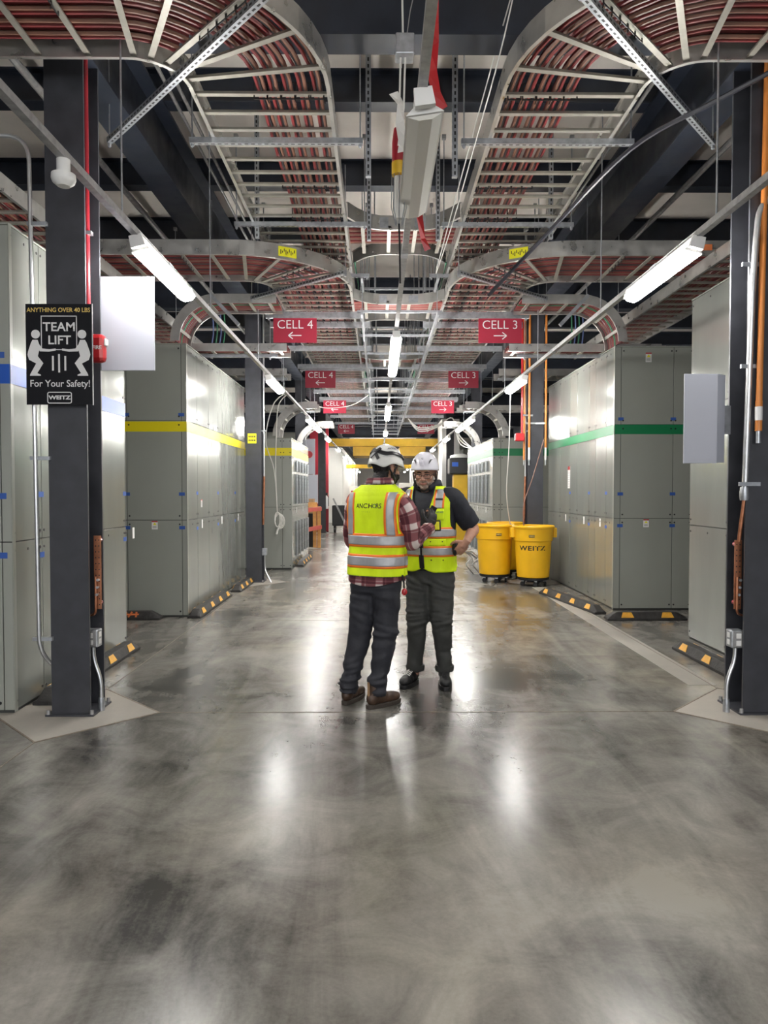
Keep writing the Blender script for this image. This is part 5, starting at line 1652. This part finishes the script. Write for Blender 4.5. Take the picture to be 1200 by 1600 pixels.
def trousers(fig, legs, m, parent, cuffz, waist=1.0, bag=1.0, roll=False, seed=0.0):
    b = MB()
    for z0, z1 in ((.80, waist),):
        ring = [(z0, -.01), (.86, -.004), (.92, .0), (waist, .0)]
        vs, n = [], 32
        for z, o_ in ring:
            vs += [fig.torso(2 * PI * j / n, z, o_ - .004) for j in range(n)]
        fs = [(i * n + j, i * n + (j + 1) % n, (i + 1) * n + (j + 1) % n, (i + 1) * n + j) for i in range(len(ring) - 1) for j in range(n)]
        fs += [tuple(range(n))[::-1], tuple((len(ring) - 1) * n + j for j in range(n))]
        b.add(vs, fs)
    for (hip, knee, ank) in legs:
        hip, knee, ank = Vector(hip), Vector(knee), Vector(ank)
        top = hip + UP * .04
        end = Vector((ank.x, ank.y, cuffz))
        c = catmull([top, hip.lerp(knee, .45), knee, knee.lerp(end, .55), end], 6)
        b.tube(c, lerp_list([.100, .101 * bag, .090 * bag, .082 * bag, .072 * bag, .066 * bag, .066 * bag], len(c)), 18)
    V, F, N = remesh(b, .011, 8)
    out = []
    for v, n in zip(V, N):
        low = max(0, min(1, (.36 - v.z) / .22)); kn = math.exp(-((v.z - .50) / .09) ** 2); cr = math.exp(-((v.z - .80) / .07) ** 2)
        q = noise.noise(Vector((v.x * 6 + seed, v.y * 6, v.z * 9 + v.x * 8))) * .008
        q += noise.noise(Vector((v.x * 5 + seed, v.y * 5, v.z * 30 + v.x * 12 * math.sin(seed + v.z * 9)))) * (.005 + .024 * low + .013 * kn + .011 * cr)
        if v.z < cuffz + .012: q = max(q, -.002)
        out.append(v + n * q)
    o = solid('trousers', out, F, m, parent)
    if roll:
        for (hip, knee, ank) in legs:
            bb = MB(); a = Vector(ank)
            bb.lathe((a.x, a.y, cuffz - .012), [(.055, 0), (.070, .002), (.0745, .024), (.073, .046), (.062, .050)], 28)
            bb.build('turn_up', m, o)
    return o

# ---------- the one in plaid, seen from behind
def build_back_person():
    t = thing('person', 'person seen from behind in lime safety vest over red plaid shirt, white helmet, hand raised', 'person', (-.03, 4.95, 0), 'two workers talking')
    th = math.radians(30)
    fig = Figure(t, (-.015, 4.97, 0), (math.sin(th), math.cos(th)), lean=(.02, .02))
    sh_r, el_r, wr_r = fig.W(.185, -.01, 1.445), Vector((.225, 4.93, 1.155)), Vector((.362, 5.11, 1.235))
    sh_l, el_l, wr_l = fig.W(-.185, -.01, 1.445), fig.W(-.235, .05, 1.15), fig.W(-.12, .27, 1.10)
    hip_r, hip_l = fig.W(.088, 0, .90), fig.W(-.088, 0, .90)
    kn_r, kn_l = Vector((.045, 4.93, .50)), Vector((-.135, 5.02, .50))
    an_r, an_l = Vector((-.022, 4.90, .09)), Vector((-.222, 4.985, .09))
    hd = Vector((.052, 5.005, 1.668))
    Mh = Matrix.Translation(hd) @ Matrix.Rotation(-math.radians(52), 4, 'Z') @ Matrix.Rotation(math.radians(-7), 4, 'X')
    # body: one continuous surface
    b = MB()
    head_geo(b, Mh)
    limb(b, [fig.W(0, -.02, 1.40), fig.W(0, -.015, 1.52), Mh @ Vector((0, -.02, -.05)), Mh @ Vector((0, -.01, 0))], [.075, .058, .055, .05])
    limb(b, [fig.W(0, 0, .92), fig.W(0, 0, 1.1), fig.W(0, 0, 1.3), fig.W(0, -.01, 1.40)], [.115, .105, .115, .095])
    limb(b, [fig.W(.1, -.01, 1.42), sh_r, sh_r.lerp(el_r, .5), el_r, el_r.lerp(wr_r, .4), wr_r], [.05, .052, .045, .037, .037, .026])
    limb(b, [fig.W(-.1, -.01, 1.42), sh_l, sh_l.lerp(el_l, .5), el_l, el_l.lerp(wr_l, .4), wr_l], [.05, .052, .045, .037, .037, .026])
    for h_, k_, a_ in ((hip_r, kn_r, an_r), (hip_l, kn_l, an_l)):
        limb(b, [h_, h_.lerp(k_, .5), k_, k_.lerp(a_, .35), a_], [.085, .075, .055, .055, .036])
    hd_r = MB()
    D = Vector((.30, .25, .92)); Nn = Vector((.55, -.80, .1))
    hand(hd_r, wr_r + D.normalized() * .012, D, Nn, -1, .75, 1.0)
    b.add(hd_r.v, hd_r.f, 0, True)
    hl = MB(); hand(hl, wr_l, wr_l - el_l + Vector((.05, .0, .02)), Vector((0, .2, 1)), 1, .5)
    b.add(hl.v, hl.f, 0, True)
    V, F, N = remesh(b, .0045, 3)
    solid('body', V, F, M['skinA'], t)
    Mi = Mh.inverted()
    # hair behind and at the sides, short dark beard
    extract('hair', V, F, N, lambda p: -.115 < p.z < .10 and (p.y < -.022 or (p.y < .028 and p.z > .010)) and p.y < .05 and not (abs(p.x) > .070 and -.034 < p.y < .016 and -.05 < p.z < .024) and abs(p.x) < .12 and p.z > -.105 + (.03 if p.y > -.05 else 0), .011, M['hair'], t, Mi, .004)
    extract('beard', V, F, N, lambda p: p.y > .002 and -.135 < p.z < (-.040 if p.y > .03 else -.006) and abs(p.x) < .1 and not (abs(p.x) < .025 and p.y > .08 and p.z > -.075), .010, M['hair'], t, Mi, .004)
    # glove and phone in the raised hand
    hg = MB(); hand(hg, wr_r + D.normalized() * .012, D, Nn, -1, .75, 1.07)
    gv, gf, gn = remesh(hg, .004, 2); solid('glove', gv, gf, M['glove'], t)
    o = MB(); c0 = wr_r + D.normalized() * .135 + Vector((-.012, .025, 0)); up_ = Vector((.42, .1, .9)).normalized()
    o.bar(c0 - up_ * .07, c0 + up_ * .035, .058, .009, up=Vector((.6, -.75, .0)))
    ph = o.build('phone', M['black'], None, .004)
    tag(ph, 'black phone held up in the gloved hand of the plaid-shirted person', 'phone')
    # trousers, boots
    trousers(fig, [(hip_r, kn_r, an_r), (hip_l, kn_l, an_l)], M['trouserA'], t, .085, 1.0, 1.03, seed=2.0)
    boot(t, 'boot', (-.082, 4.855), (.76, .62), M['boot'], M['sole'], .155, True)
    boot(t, 'boot', (-.247, 4.945), (.42, .90), M['boot'], M['sole'], .155, True)
    # shirt
    full = lambda z: (-PI / 2, 1.5 * PI)
    P, UV = [], []
    rows = 40
    for i in range(rows + 1):
        row, ruv = [], []
        for j in range(81):
            u = PI / 2 + 2 * PI * j / 80
            zb = .872 - .020 * math.cos(2 * u) * -1
            z = zb + (1.555 - zb) * i / rows
            row.append(fig.torso(u, z, .010 + .010 * max(0, (.95 - z) / .1), 1.7)); ruv.append((u * .165 + 5, z + .01))
        P.append(row); UV.append(ruv)
    sh = grid('shirt', P, UV, M['plaid'], t, .002, 1)
    # collar
    P, UV = [], []
    for i, (z, e) in enumerate(((1.535, .004), (1.565, .008), (1.595, .012), (1.590, .020), (1.555, .030))):
        row, ruv = [], []
        for j in range(41):
            u = PI / 2 + .35 + (2 * PI - .7) * j / 40
            a, bb, cy = prof(1.56)
            row.append(fig.W((a + e - .006) * math.cos(u) + .008, (bb + e) * math.sin(u) + cy + .004, z)); ruv.append((u * .08, z))
        P.append(row); UV.append(ruv)
    grid('collar', P, UV, M['plaid'], sh, .003, 1)
    sleeve('sleeve', [fig.W(.08, -.005, 1.44), fig.W(.17, -.005, 1.42), sh_r.lerp(el_r, .35) + Vector((.010, -.006, 0)), sh_r.lerp(el_r, .7) + Vector((.006, -.008, 0)), el_r, el_r.lerp(wr_r, .5), wr_r + (wr_r - el_r).normalized() * .012], [.036, .068, .081, .079, .073, .064, .048, .043], M['plaid'], sh, .0, .007, seed=3)
    sleeve('sleeve', [fig.W(-.08, -.005, 1.44), fig.W(-.175, -.005, 1.43), sh_l.lerp(el_l, .5), el_l, el_l.lerp(wr_l, .5), wr_l], [.040, .074, .078, .068, .058, .046, .042], M['plaid'], sh, .02, .006, seed=5)
    # safety vest
    vest = bpy.data.objects.new('safety_vest', None); vest.empty_display_size = .05; link(vest, fig.W(0, 0, 1.0), t)
    pn = vest_panels(fig, .92, 1.56, vneck=1.25, gap=.0)
    rows = zr(.918, 1.548, 60)
    for k_, r_ in pn.items():
        cloth(fig, k_ + '_panel', r_, rows, .024, M['vest'], vest, 40, .003, 4.0)
    for z0, z1, zm0, zm1 in ((1.118, 1.212, 1.134, 1.196), (.975, 1.070, .991, 1.054)):
        for k_, r_ in pn.items():
            cloth(fig, 'orange_border', r_, zr(z0, z1, 8), .0275, M['vorange'], vest, 40, .0015, 4.0)
            cloth(fig, 'silver_band', r_, zr(zm0, zm1, 8), .0295, M['silver'], vest, 40, .0015, 4.0)
    def vstripe(cx_, w, front):
        def r_(z):
            a = prof(z)[0] * fig.wide + .024
            c = cx_(z)
            def ua(x): return math.copysign(math.acos(min(1, max(0.0, abs(x) / a)) ** (2.35 / 2)), 1)
            u0, u1 = ua(abs(c) + w / 2), ua(abs(c) - w / 2)
            if c >= 0: q = (u0, u1)
            else: q = (PI - u1, PI - u0)
            return q if front else (2 * PI - q[1], 2 * PI - q[0])
        return r_
    for sg in (1, -1):
        for fr in (False, True):
            cxf = lambda z: sg * (.160 - .006 * math.sin(max(0, min(1, (z - 1.2) / .3)) * PI))
            cloth(fig, 'orange_border', vstripe(cxf, .076, fr), zr(1.208, 1.494, 24), .0275, M['vorange'], vest, 6, .0015, 4.0)
            cloth(fig, 'silver_band', vstripe(cxf, .048, fr), zr(1.200, 1.495, 24), .0295, M['silver'], vest, 6, .0015, 4.0)
    # piping round the armholes and hem
    for sg in (1, -1):
        pts = []
        for z in zr(1.19, 1.50, 20):
            u0, u1 = pn['back'](z); u = u1 if sg > 0 else u0
            pts.append(fig.torso(u, z, .026, 4.0))
        for z in zr(1.50, 1.19, 20):
            u = pn['right_front'](z)[0] if sg > 0 else pn['left_front'](z)[1]
            pts.append(fig.torso(u, z, .026, 4.0))
        MB().tube(pts, .005, 6).build('arm_piping', M['vorange'], vest)
    MB().tube([fig.torso(PI + PI * j / 40, 1.548, .026, 4.0) for j in range(41)], .004, 6).build('neck_binding', M['black'], vest)
    MB().tube([fig.torso(PI / 2 + 2 * PI * j / 60, .92, .0255, 4.0) for j in range(61)], .0025, 6).build('hem_binding', M['trouserB'], vest)
    # printed name on the back
    def print_back(txt, size, z, x0, **kw):
        vs, fs = text_geo(txt, size, **kw)
        bm_ = MB(); P = []
        for x, y in vs:
            X_ = x + x0
            zz = z + y
            a = prof(zz)[0] + .024
            u = 1.5 * PI + math.asin(max(-1, min(1, X_ / a))) * .93
            P.append(fig.torso(u, zz, .0285, 4.0))
        bm_.add(P, fs, 0); return bm_
    print_back('ANCH  RS', .046, 1.400, .004, bold=.0006, sx=.86).build('printed_name', M['black'], vest)
    bq = print_back('O', .040, 1.400, .042, bold=.0004, sx=.9)
    bq.build('printed_emblem', M['cgrn'], vest)
    print_back('ELECTRIC' if False else '- - - - -', .020, 1.362, -.010, sx=.9).build('printed_line', M['sgrn'], vest)
    # helmet with head torch strap
    wv = lambda a: .006 - .026 * max(0, -math.sin(a)) ** 2 * 0 + (-.030 * math.exp(-((math.sin(a) + .62) / .30) ** 2) + .004 * math.cos(2 * a))
    h, pt = helmet(t, Mh, M['helmet'], wv, .020)
    P = [[pt(PI * 2 * j / 60, .60 + .06 * math.sin(PI * 2 * j / 60) + d_, .009) for j in range(61)] for d_ in (0, .03, .06, .09, .12)]
    grid('torch_strap', P, None, M['black'], h, .003, 0)
    b = MB()
    a0 = PI * 1.5 + .25
    for da, dt in ((-.30, -.14), (.30, -.17), (-.28, .16), (.32, .17)):
        b.bar(pt(a0, .66, .014), pt(a0 + da, .66 + dt, .013), .022, .006, up=(pt(a0, .66, .1) - pt(a0, .66, 0)))
    b.build('strap_clip', M['black'], h)
    b = MB(); vs, fs = text_geo('ELECTRIC' if False else 'ANCHORS', .020, bold=.0004)
    b.add([pt(-.15 + x * -8.0 * -1, .45 - y * 5.5, .0075) for x, y in vs], fs); b.build('helmet_lettering', M['trouserA'], h)
    b = MB()
    for sg in (1, -1):
        b.tube([Mh @ Vector(p) for p in ((sg * .084, -.045, .0), (sg * .083, .0, -.055), (sg * .060, .045, -.100), (0, .055, -.128))], .006, 6)
        b.tube([Mh @ Vector(p) for p in ((sg * .085, .03, .02), (sg * .082, .012, -.03), (sg * .080, .005, -.055))], .005, 6)
    b.build('chin_strap', M['black'], t)
    # glasses' side piece, belt key with red tag
    b = MB(); b.tube([Mh @ Vector(p) for p in ((.086, -.02, .012), (.082, .05, .008), (.070, .092, .004))], .0025, 6)
    b.tube([Mh @ Vector((.040 + .030 * math.cos(q), .100 - .012 * abs(math.cos(q)), -.004 + .02 * math.sin(q))) for q in zr(0, 2 * PI, 16)], .002, 5)
    b.build('spectacles', M['emt'], t)
    b = MB(); bp = fig.torso(.0 - .15, .93, .03)
    b.tube([bp, bp + Vector((.01, 0, -.05)), bp + Vector((.012, 0, -.09))], .006, 6); kk = b.build('key_clip', M['black'], t)
    MB().ball(bp + Vector((.014, -.005, -.115)), .020, .012, .024, 12, 8).build('red_tag', M['red'], kk)
    return t

# ---------- the one facing the viewer
def build_front_person():
    t = thing('person', 'bearded person with glasses facing forward in open lime vest over navy polo, hand on hip', 'person', (.39, 5.48, 0), 'two workers talking')
    th = math.radians(24)
    fig = Figure(t, (.395, 5.50, 0), (-math.sin(th), -math.cos(th)), lean=(-.02, -.02), wide=.98, belly=.025)
    sh_l, el_l, wr_l = fig.W(-.190, -.01, 1.445), Vector((.735, 5.50, 1.215)), Vector((.655, 5.295, 1.125))
    sh_r, el_r, wr_r = fig.W(.190, -.01, 1.445), fig.W(.235, .02, 1.16), fig.W(.10, .21, 1.17)
    hip_r, hip_l = fig.W(.088, 0, .90), fig.W(-.088, 0, .90)
    kn_r, kn_l = Vector((.295, 5.47, .50)), Vector((.485, 5.44, .50))
    an_r, an_l = Vector((.285, 5.53, .09)), Vector((.512, 5.51, .09))
    hd = Vector((.352, 5.43, 1.640))
    Mh = Matrix.Translation(hd) @ Matrix.Rotation(PI - math.radians(13), 4, 'Z') @ Matrix.Rotation(math.radians(-9), 4, 'X')
    b = MB()
    head_geo(b, Mh, 1.1)
    limb(b, [fig.W(0, -.02, 1.40), fig.W(0, -.005, 1.52), Mh @ Vector((0, -.015, -.05)), Mh @ Vector((0, -.01, 0))], [.08, .062, .060, .05])
    limb(b, [fig.W(0, 0, .92), fig.W(0, 0, 1.1), fig.W(0, 0, 1.3), fig.W(0, -.01, 1.40)], [.115, .105, .115, .095])
    limb(b, [fig.W(.1, -.01, 1.42), sh_r, sh_r.lerp(el_r, .5), el_r, el_r.lerp(wr_r, .4), wr_r], [.05, .054, .047, .040, .041, .028])
    limb(b, [fig.W(-.1, -.01, 1.42), sh_l, sh_l.lerp(el_l, .5), el_l, el_l.lerp(wr_l, .4), wr_l], [.05, .054, .047, .041, .042, .029])
    for h_, k_, a_ in ((hip_r, kn_r, an_r), (hip_l, kn_l, an_l)):
        limb(b, [h_, h_.lerp(k_, .5), k_, k_.lerp(a_, .35), a_], [.085, .075, .055, .055, .036])
    hl = MB(); hand(hl, wr_l, Vector((-.070, .035, -.095)), Vector((.35, -.88, .25)), 1, .50, 1.03); b.add(hl.v, hl.f, 0, True)
    hr = MB(); hand(hr, wr_r, fig.r * -.6 + fig.f * .6, UP, -1, .4); b.add(hr.v, hr.f, 0, True)
    V, F, N = remesh(b, .0045, 3)
    body = solid('body', V, F, M['skinB'], t)
    Mi = Mh.inverted()
    extract('beard', V, F, N, lambda p: p.y > .0 and -.125 < p.z < (-.058 if p.y > .055 else -.020) and abs(p.x) < .085 and not (abs(p.x) < .027 and p.y > .075 and p.z > -.080), .003, M['stubble'], t, Mi, .002)
    extract('moustache', V, F, N, lambda p: p.y > .07 and -.060 < p.z < -.046 and abs(p.x) < .032, .003, M['stubble'], t, Mi, .001)
    extract('hair', V, F, N, lambda p: p.z > -.02 and p.z < .09 and p.y < .012 and not (abs(p.x) > .070 and -.034 < p.y < .016 and p.z < .024), .005, M['hair'], t, Mi, .002)
    # eyes, brows, mouth
    for sg in (1, -1):
        c = Mh @ Vector((sg * .030, .0835, -.001))
        b = MB(); b.ball(c, .0115, .0115, .0075, 14, 10, rot=Mh.to_3x3()); e = b.build('eye', M['eye'], t)
        f = (Mh.to_3x3() @ Vector((-.1, 1, -.12))).normalized()
        MB().ball(c + f * .0078, .0048, .0048, .0048, 10, 8).build('iris', M['hair'], e)
        MB().tube([Mh @ Vector(p) for p in ((sg * .012, .096, .016), (sg * .030, .095, .021), (sg * .050, .082, .015))], [.003, .0042, .0028], 8).build('eyebrow', M['hair'], t)
        MB().tube([Mh @ Vector(p) for p in ((sg * .017, .091, .005), (sg * .030, .0955, .009), (sg * .044, .087, .004))], .0028, 8).build('eyelid', M['skinB'], t)
    MB().tube([Mh @ Vector(p) for p in ((-.030, .080, -.064), (-.014, .0945, -.069), (0, .0975, -.0695), (.014, .0945, -.069), (.030, .080, -.063))], [.002, .0035, .004, .0035, .002], 8).build('mouth', M['lip'], t)
    gl = MB()
    for sg in (1, -1):
        cx_ = sg * .032
        pts = [Mh @ Vector((cx_ + .024 * math.copysign(abs(math.cos(q)) ** .6, math.cos(q)), .108 - .012 * abs(cx_ + .024 * math.cos(q)) / .056, -.012 + .0155 * math.copysign(abs(math.sin(q)) ** .7, math.sin(q)))) for q in zr(0, 2 * PI, 28)]
        gl.tube(pts, .0018, 6)
        gl.tube([Mh @ Vector(p) for p in ((sg * .057, .096, -.006), (sg * .078, .05, .0), (sg * .086, -.005, .004))], .002, 6)
    gl.tube([Mh @ Vector(p) for p in ((-.009, .107, -.008), (0, .110, -.005), (.009, .107, -.008))], .0018, 6)
    gl.build('glasses', M['black'], t)
    # trousers and shoes
    trousers(fig, [(hip_r, kn_r, an_r), (hip_l, kn_l, an_l)], M['trouserB'], t, .112, 1.0, 1.04, roll=True, seed=7.0)
    boot(t, 'shoe', (.300, 5.605), (-.42, -.90), M['shoe'], M['shoe'], .13, lace='cwht')
    boot(t, 'shoe', (.512, 5.585), (-.02, -1), M['shoe'], M['shoe'], .13, lace='black')
    # polo
    P, UV = [], []
    for i in range(41):
        row = []
        for j in range(73):
            u = -PI / 2 + 2 * PI * j / 72
            zt = 1.565 - .075 * max(0, math.sin(u)) ** 8
            z = .90 + (zt - .90) * i / 40
            row.append(fig.torso(u, z, .010, 2.6))
        P.append(row)
    polo = grid('polo_shirt', P, None, M['navycloth'], t, .003, 1)
    sleeve('sleeve', [fig.W(-.12, -.005, 1.45), sh_l, sh_l.lerp(el_l, .55), sh_l.lerp(el_l, .86)], [.072, .084, .082, .076], M['navycloth'], polo, 0, .006, seed=9)
    sleeve('sleeve', [fig.W(.12, -.005, 1.45), sh_r, sh_r.lerp(el_r, .55), sh_r.lerp(el_r, .86)], [.072, .082, .078, .070], M['navycloth'], polo, 0, .005, seed=12)
    P = []
    for (z, e) in ((1.530, .004), (1.565, .008), (1.590, .014), (1.585, .022), (1.545, .034)):
        row = []
        for j in range(41):
            u = PI / 2 + .42 + (2 * PI - .84) * j / 40
            a, bb, cy = prof(1.555)
            front = max(0, math.sin(u)) ** 2
            row.append(fig.W((a + e - .004) * math.cos(u), (bb + e + .012 * front) * math.sin(u) + cy + .01, z - .045 * front))
        P.append(row)
    grid('collar', P, None, M['navycloth'], polo, .003, 1)
    # vest
    vest = bpy.data.objects.new('safety_vest', None); vest.empty_display_size = .05; link(vest, fig.W(0, 0, 1.0), t)
    pn = vest_panels(fig, .90, 1.54, vneck=1.18, gap=.006)
    for k_, r_ in pn.items():
        P = []
        for i in range(61):
            row = []
            for j in range(41):
                z_ = .93 + (1.54 - .93) * i / 60
                u0, u1 = r_(z_)
                u = u0 + (u1 - u0) * j / 40
                fr = max(0, math.sin(u))
                dz = -.040 * (1 - i / 60) ** 3 * (math.sin(min(1, max(0, (abs(math.cos(u))) / .5)) * PI * .5 + .25) if fr > 0 else 0.3)
                row.append(fig.torso(u, z_ + dz, .024, 6.0))
            P.append(row)
        grid(k_ + '_panel', P, None, M['vest'], vest, .003, 1)
    for z0, z1, zm0, zm1 in ((1.148, 1.232, 1.162, 1.218), (1.008, 1.090, 1.022, 1.076)):
        for k_, r_ in pn.items():
            cloth(fig, 'orange_border', r_, zr(z0, z1, 8), .0275, M['vorange'], vest, 40, .0015, 6.0)
            cloth(fig, 'silver_band', r_, zr(zm0, zm1, 8), .0295, M['silver'], vest, 40, .0015, 6.0)
    def vs_(c, w):
        def r_(z):
            a = prof(z)[0] * fig.wide + .024
            ua = lambda x: math.acos(min(1, max(0.0, abs(x) / a)) ** (2.35 / 2))
            u0, u1 = ua(abs(c) + w / 2), ua(abs(c) - w / 2)
            return (u0, u1) if c > 0 else (PI - u1, PI - u0)
        return r_
    for sg in (1, -1):
        cloth(fig, 'orange_border', vs_(sg * .128, .074), zr(1.375, 1.515, 14), .0275, M['vorange'], vest, 6, .0015, 6.0)
        cloth(fig, 'silver_band', vs_(sg * .128, .048), zr(1.375, 1.517, 14), .0295, M['silver'], vest, 6, .0015, 6.0)
        cloth(fig, 'dark_bar', vs_(sg * .128, .050), zr(1.435, 1.450, 2), .0315, M['trouserA'], vest, 6, .001, 6.0)
        pts = [fig.torso(pn['right_front' if sg > 0 else 'left_front'](z)[1 if sg > 0 else 0], z, .027, 6.0) for z in zr(.905, 1.54, 40)]
        MB().tube(pts, .0045, 6).build('front_binding', M['black'], vest)
        pts = []
        for z in zr(1.19, 1.50, 20):
            u0, u1 = pn['right_front' if sg > 0 else 'left_front'](z); pts.append(fig.torso(u0 if sg > 0 else u1, z, .026, 6.0))
        MB().tube(pts, .0045, 6).build('arm_binding', M['black'], vest)
    cloth(fig, 'zip', lambda z: (PI / 2 - .06, PI / 2 + .06), zr(.92, 1.18, 8), .028, M['black'], vest, 4, .002, 6.0)
    # chest pocket with printed line, badge holder, lower pockets with studs
    pk = cloth(fig, 'chest_pocket', vs_(-.115, .10), zr(1.285, 1.365, 6), .0275, M['vest'], vest, 8, .003, 6.0)
    b = MB(); vs, fs = text_geo('ANCHORS', .019, bold=.0004)
    b.add([fig.torso(PI - math.acos((abs(-.115 + -x * -1) / (prof(1.34)[0] * fig.wide + .024)) ** (2.35 / 2)), 1.345 + y, .0325, 6.0) for x, y in [(-x_, y_) for x_, y_ in vs]], fs)
    b.build('printed_name', M['sgrn'], pk)
    hb = cloth(fig, 'badge_holder', vs_(-.098, .088), zr(1.205, 1.285, 6), .033, M['black'], vest, 8, .003, 6.0)
    cloth(fig, 'badge', vs_(-.098, .070), zr(1.214, 1.276, 6), .0365, M['lime'], hb, 8, .001, 6.0)
    for zc in (1.125, .985):
        for c_ in (-.075, -.155):
            u = PI - math.acos((abs(c_) / (prof(zc)[0] + .024)) ** (2.35 / 2))
            p = fig.torso(u, zc, .030, 6.0)
            MB().ball(p, .005, .005, .005, 8, 6).build('press_stud', M['black'], vest)
    cloth(fig, 'pocket_flap', vs_(-.115, .115), zr(1.093, 1.145, 5), .0275, M['vest'], vest, 8, .003, 6.0)
    # thing clipped at the hip: dark glove bundle under the hand
    b = MB(); p = fig.torso(PI - .25, 1.07, .05)
    b.ball(p, .022, .03, .055, 12, 8); b.build('belt_pouch', M['black'], t)
    # helmet
    wv = lambda a: .024 * math.sin(a) + .010
    h, pt = helmet(t, Mh, M['helmetB'], wv, .012)
    for sg in (1, -1):
        b = MB(); a0 = PI / 2 - sg * .62
        P = [pt(a0 + sg * -.28 * 0 + d_, t0, .0075) for d_, t0 in ((-.30 * sg, .60), (-.12 * sg, .64), (.16 * sg, .80), (.10 * sg, .68), (-.05 * sg, .58))]
        b.add(P, [(0, 1, 2, 3, 4)]); b.build('vent', M['black'], h)
    b = MB()
    for x0, x1, z0, z1 in ((-.05, .05, .52, .535), (-.05, -.035, .535, .575), (-.02, .05, .575, .59), (-.05, -.01, .56, .575)):
        b.add([pt(PI / 2 + x0 * 1.6, z0, .0075), pt(PI / 2 + x1 * 1.6, z0, .0075), pt(PI / 2 + x1 * 1.6, z1, .0075), pt(PI / 2 + x0 * 1.6, z1, .0075)], [(0, 1, 2, 3)])
    b.build('helmet_mark', M['trouserA'], h)
    b = MB()
    for q in (-.22, -.08, .08, .22):
        b.tube([pt(PI / 2 + q * .5, .86, .006), pt(PI / 2 + q * .8, .76, .006), pt(PI / 2 + q, .66, .006)], .0026, 5)
    b.build('helmet_rib', M['helmetB'], h)
    b = MB()
    for sg in (1, -1):
        b.tube([Mh @ Vector(p) for p in ((sg * .086, .028, .012), (sg * .085, .018, -.04), (sg * .066, .045, -.105), (0, .060, -.132))], .0055, 6)
        b.tube([Mh @ Vector(p) for p in ((sg * .088, -.05, .005), (sg * .086, .0, -.055), (sg * .066, .045, -.105))], .0055, 6)
    b.build('chin_strap', M['black'], t)
    return t
build_back_person()
build_front_person()
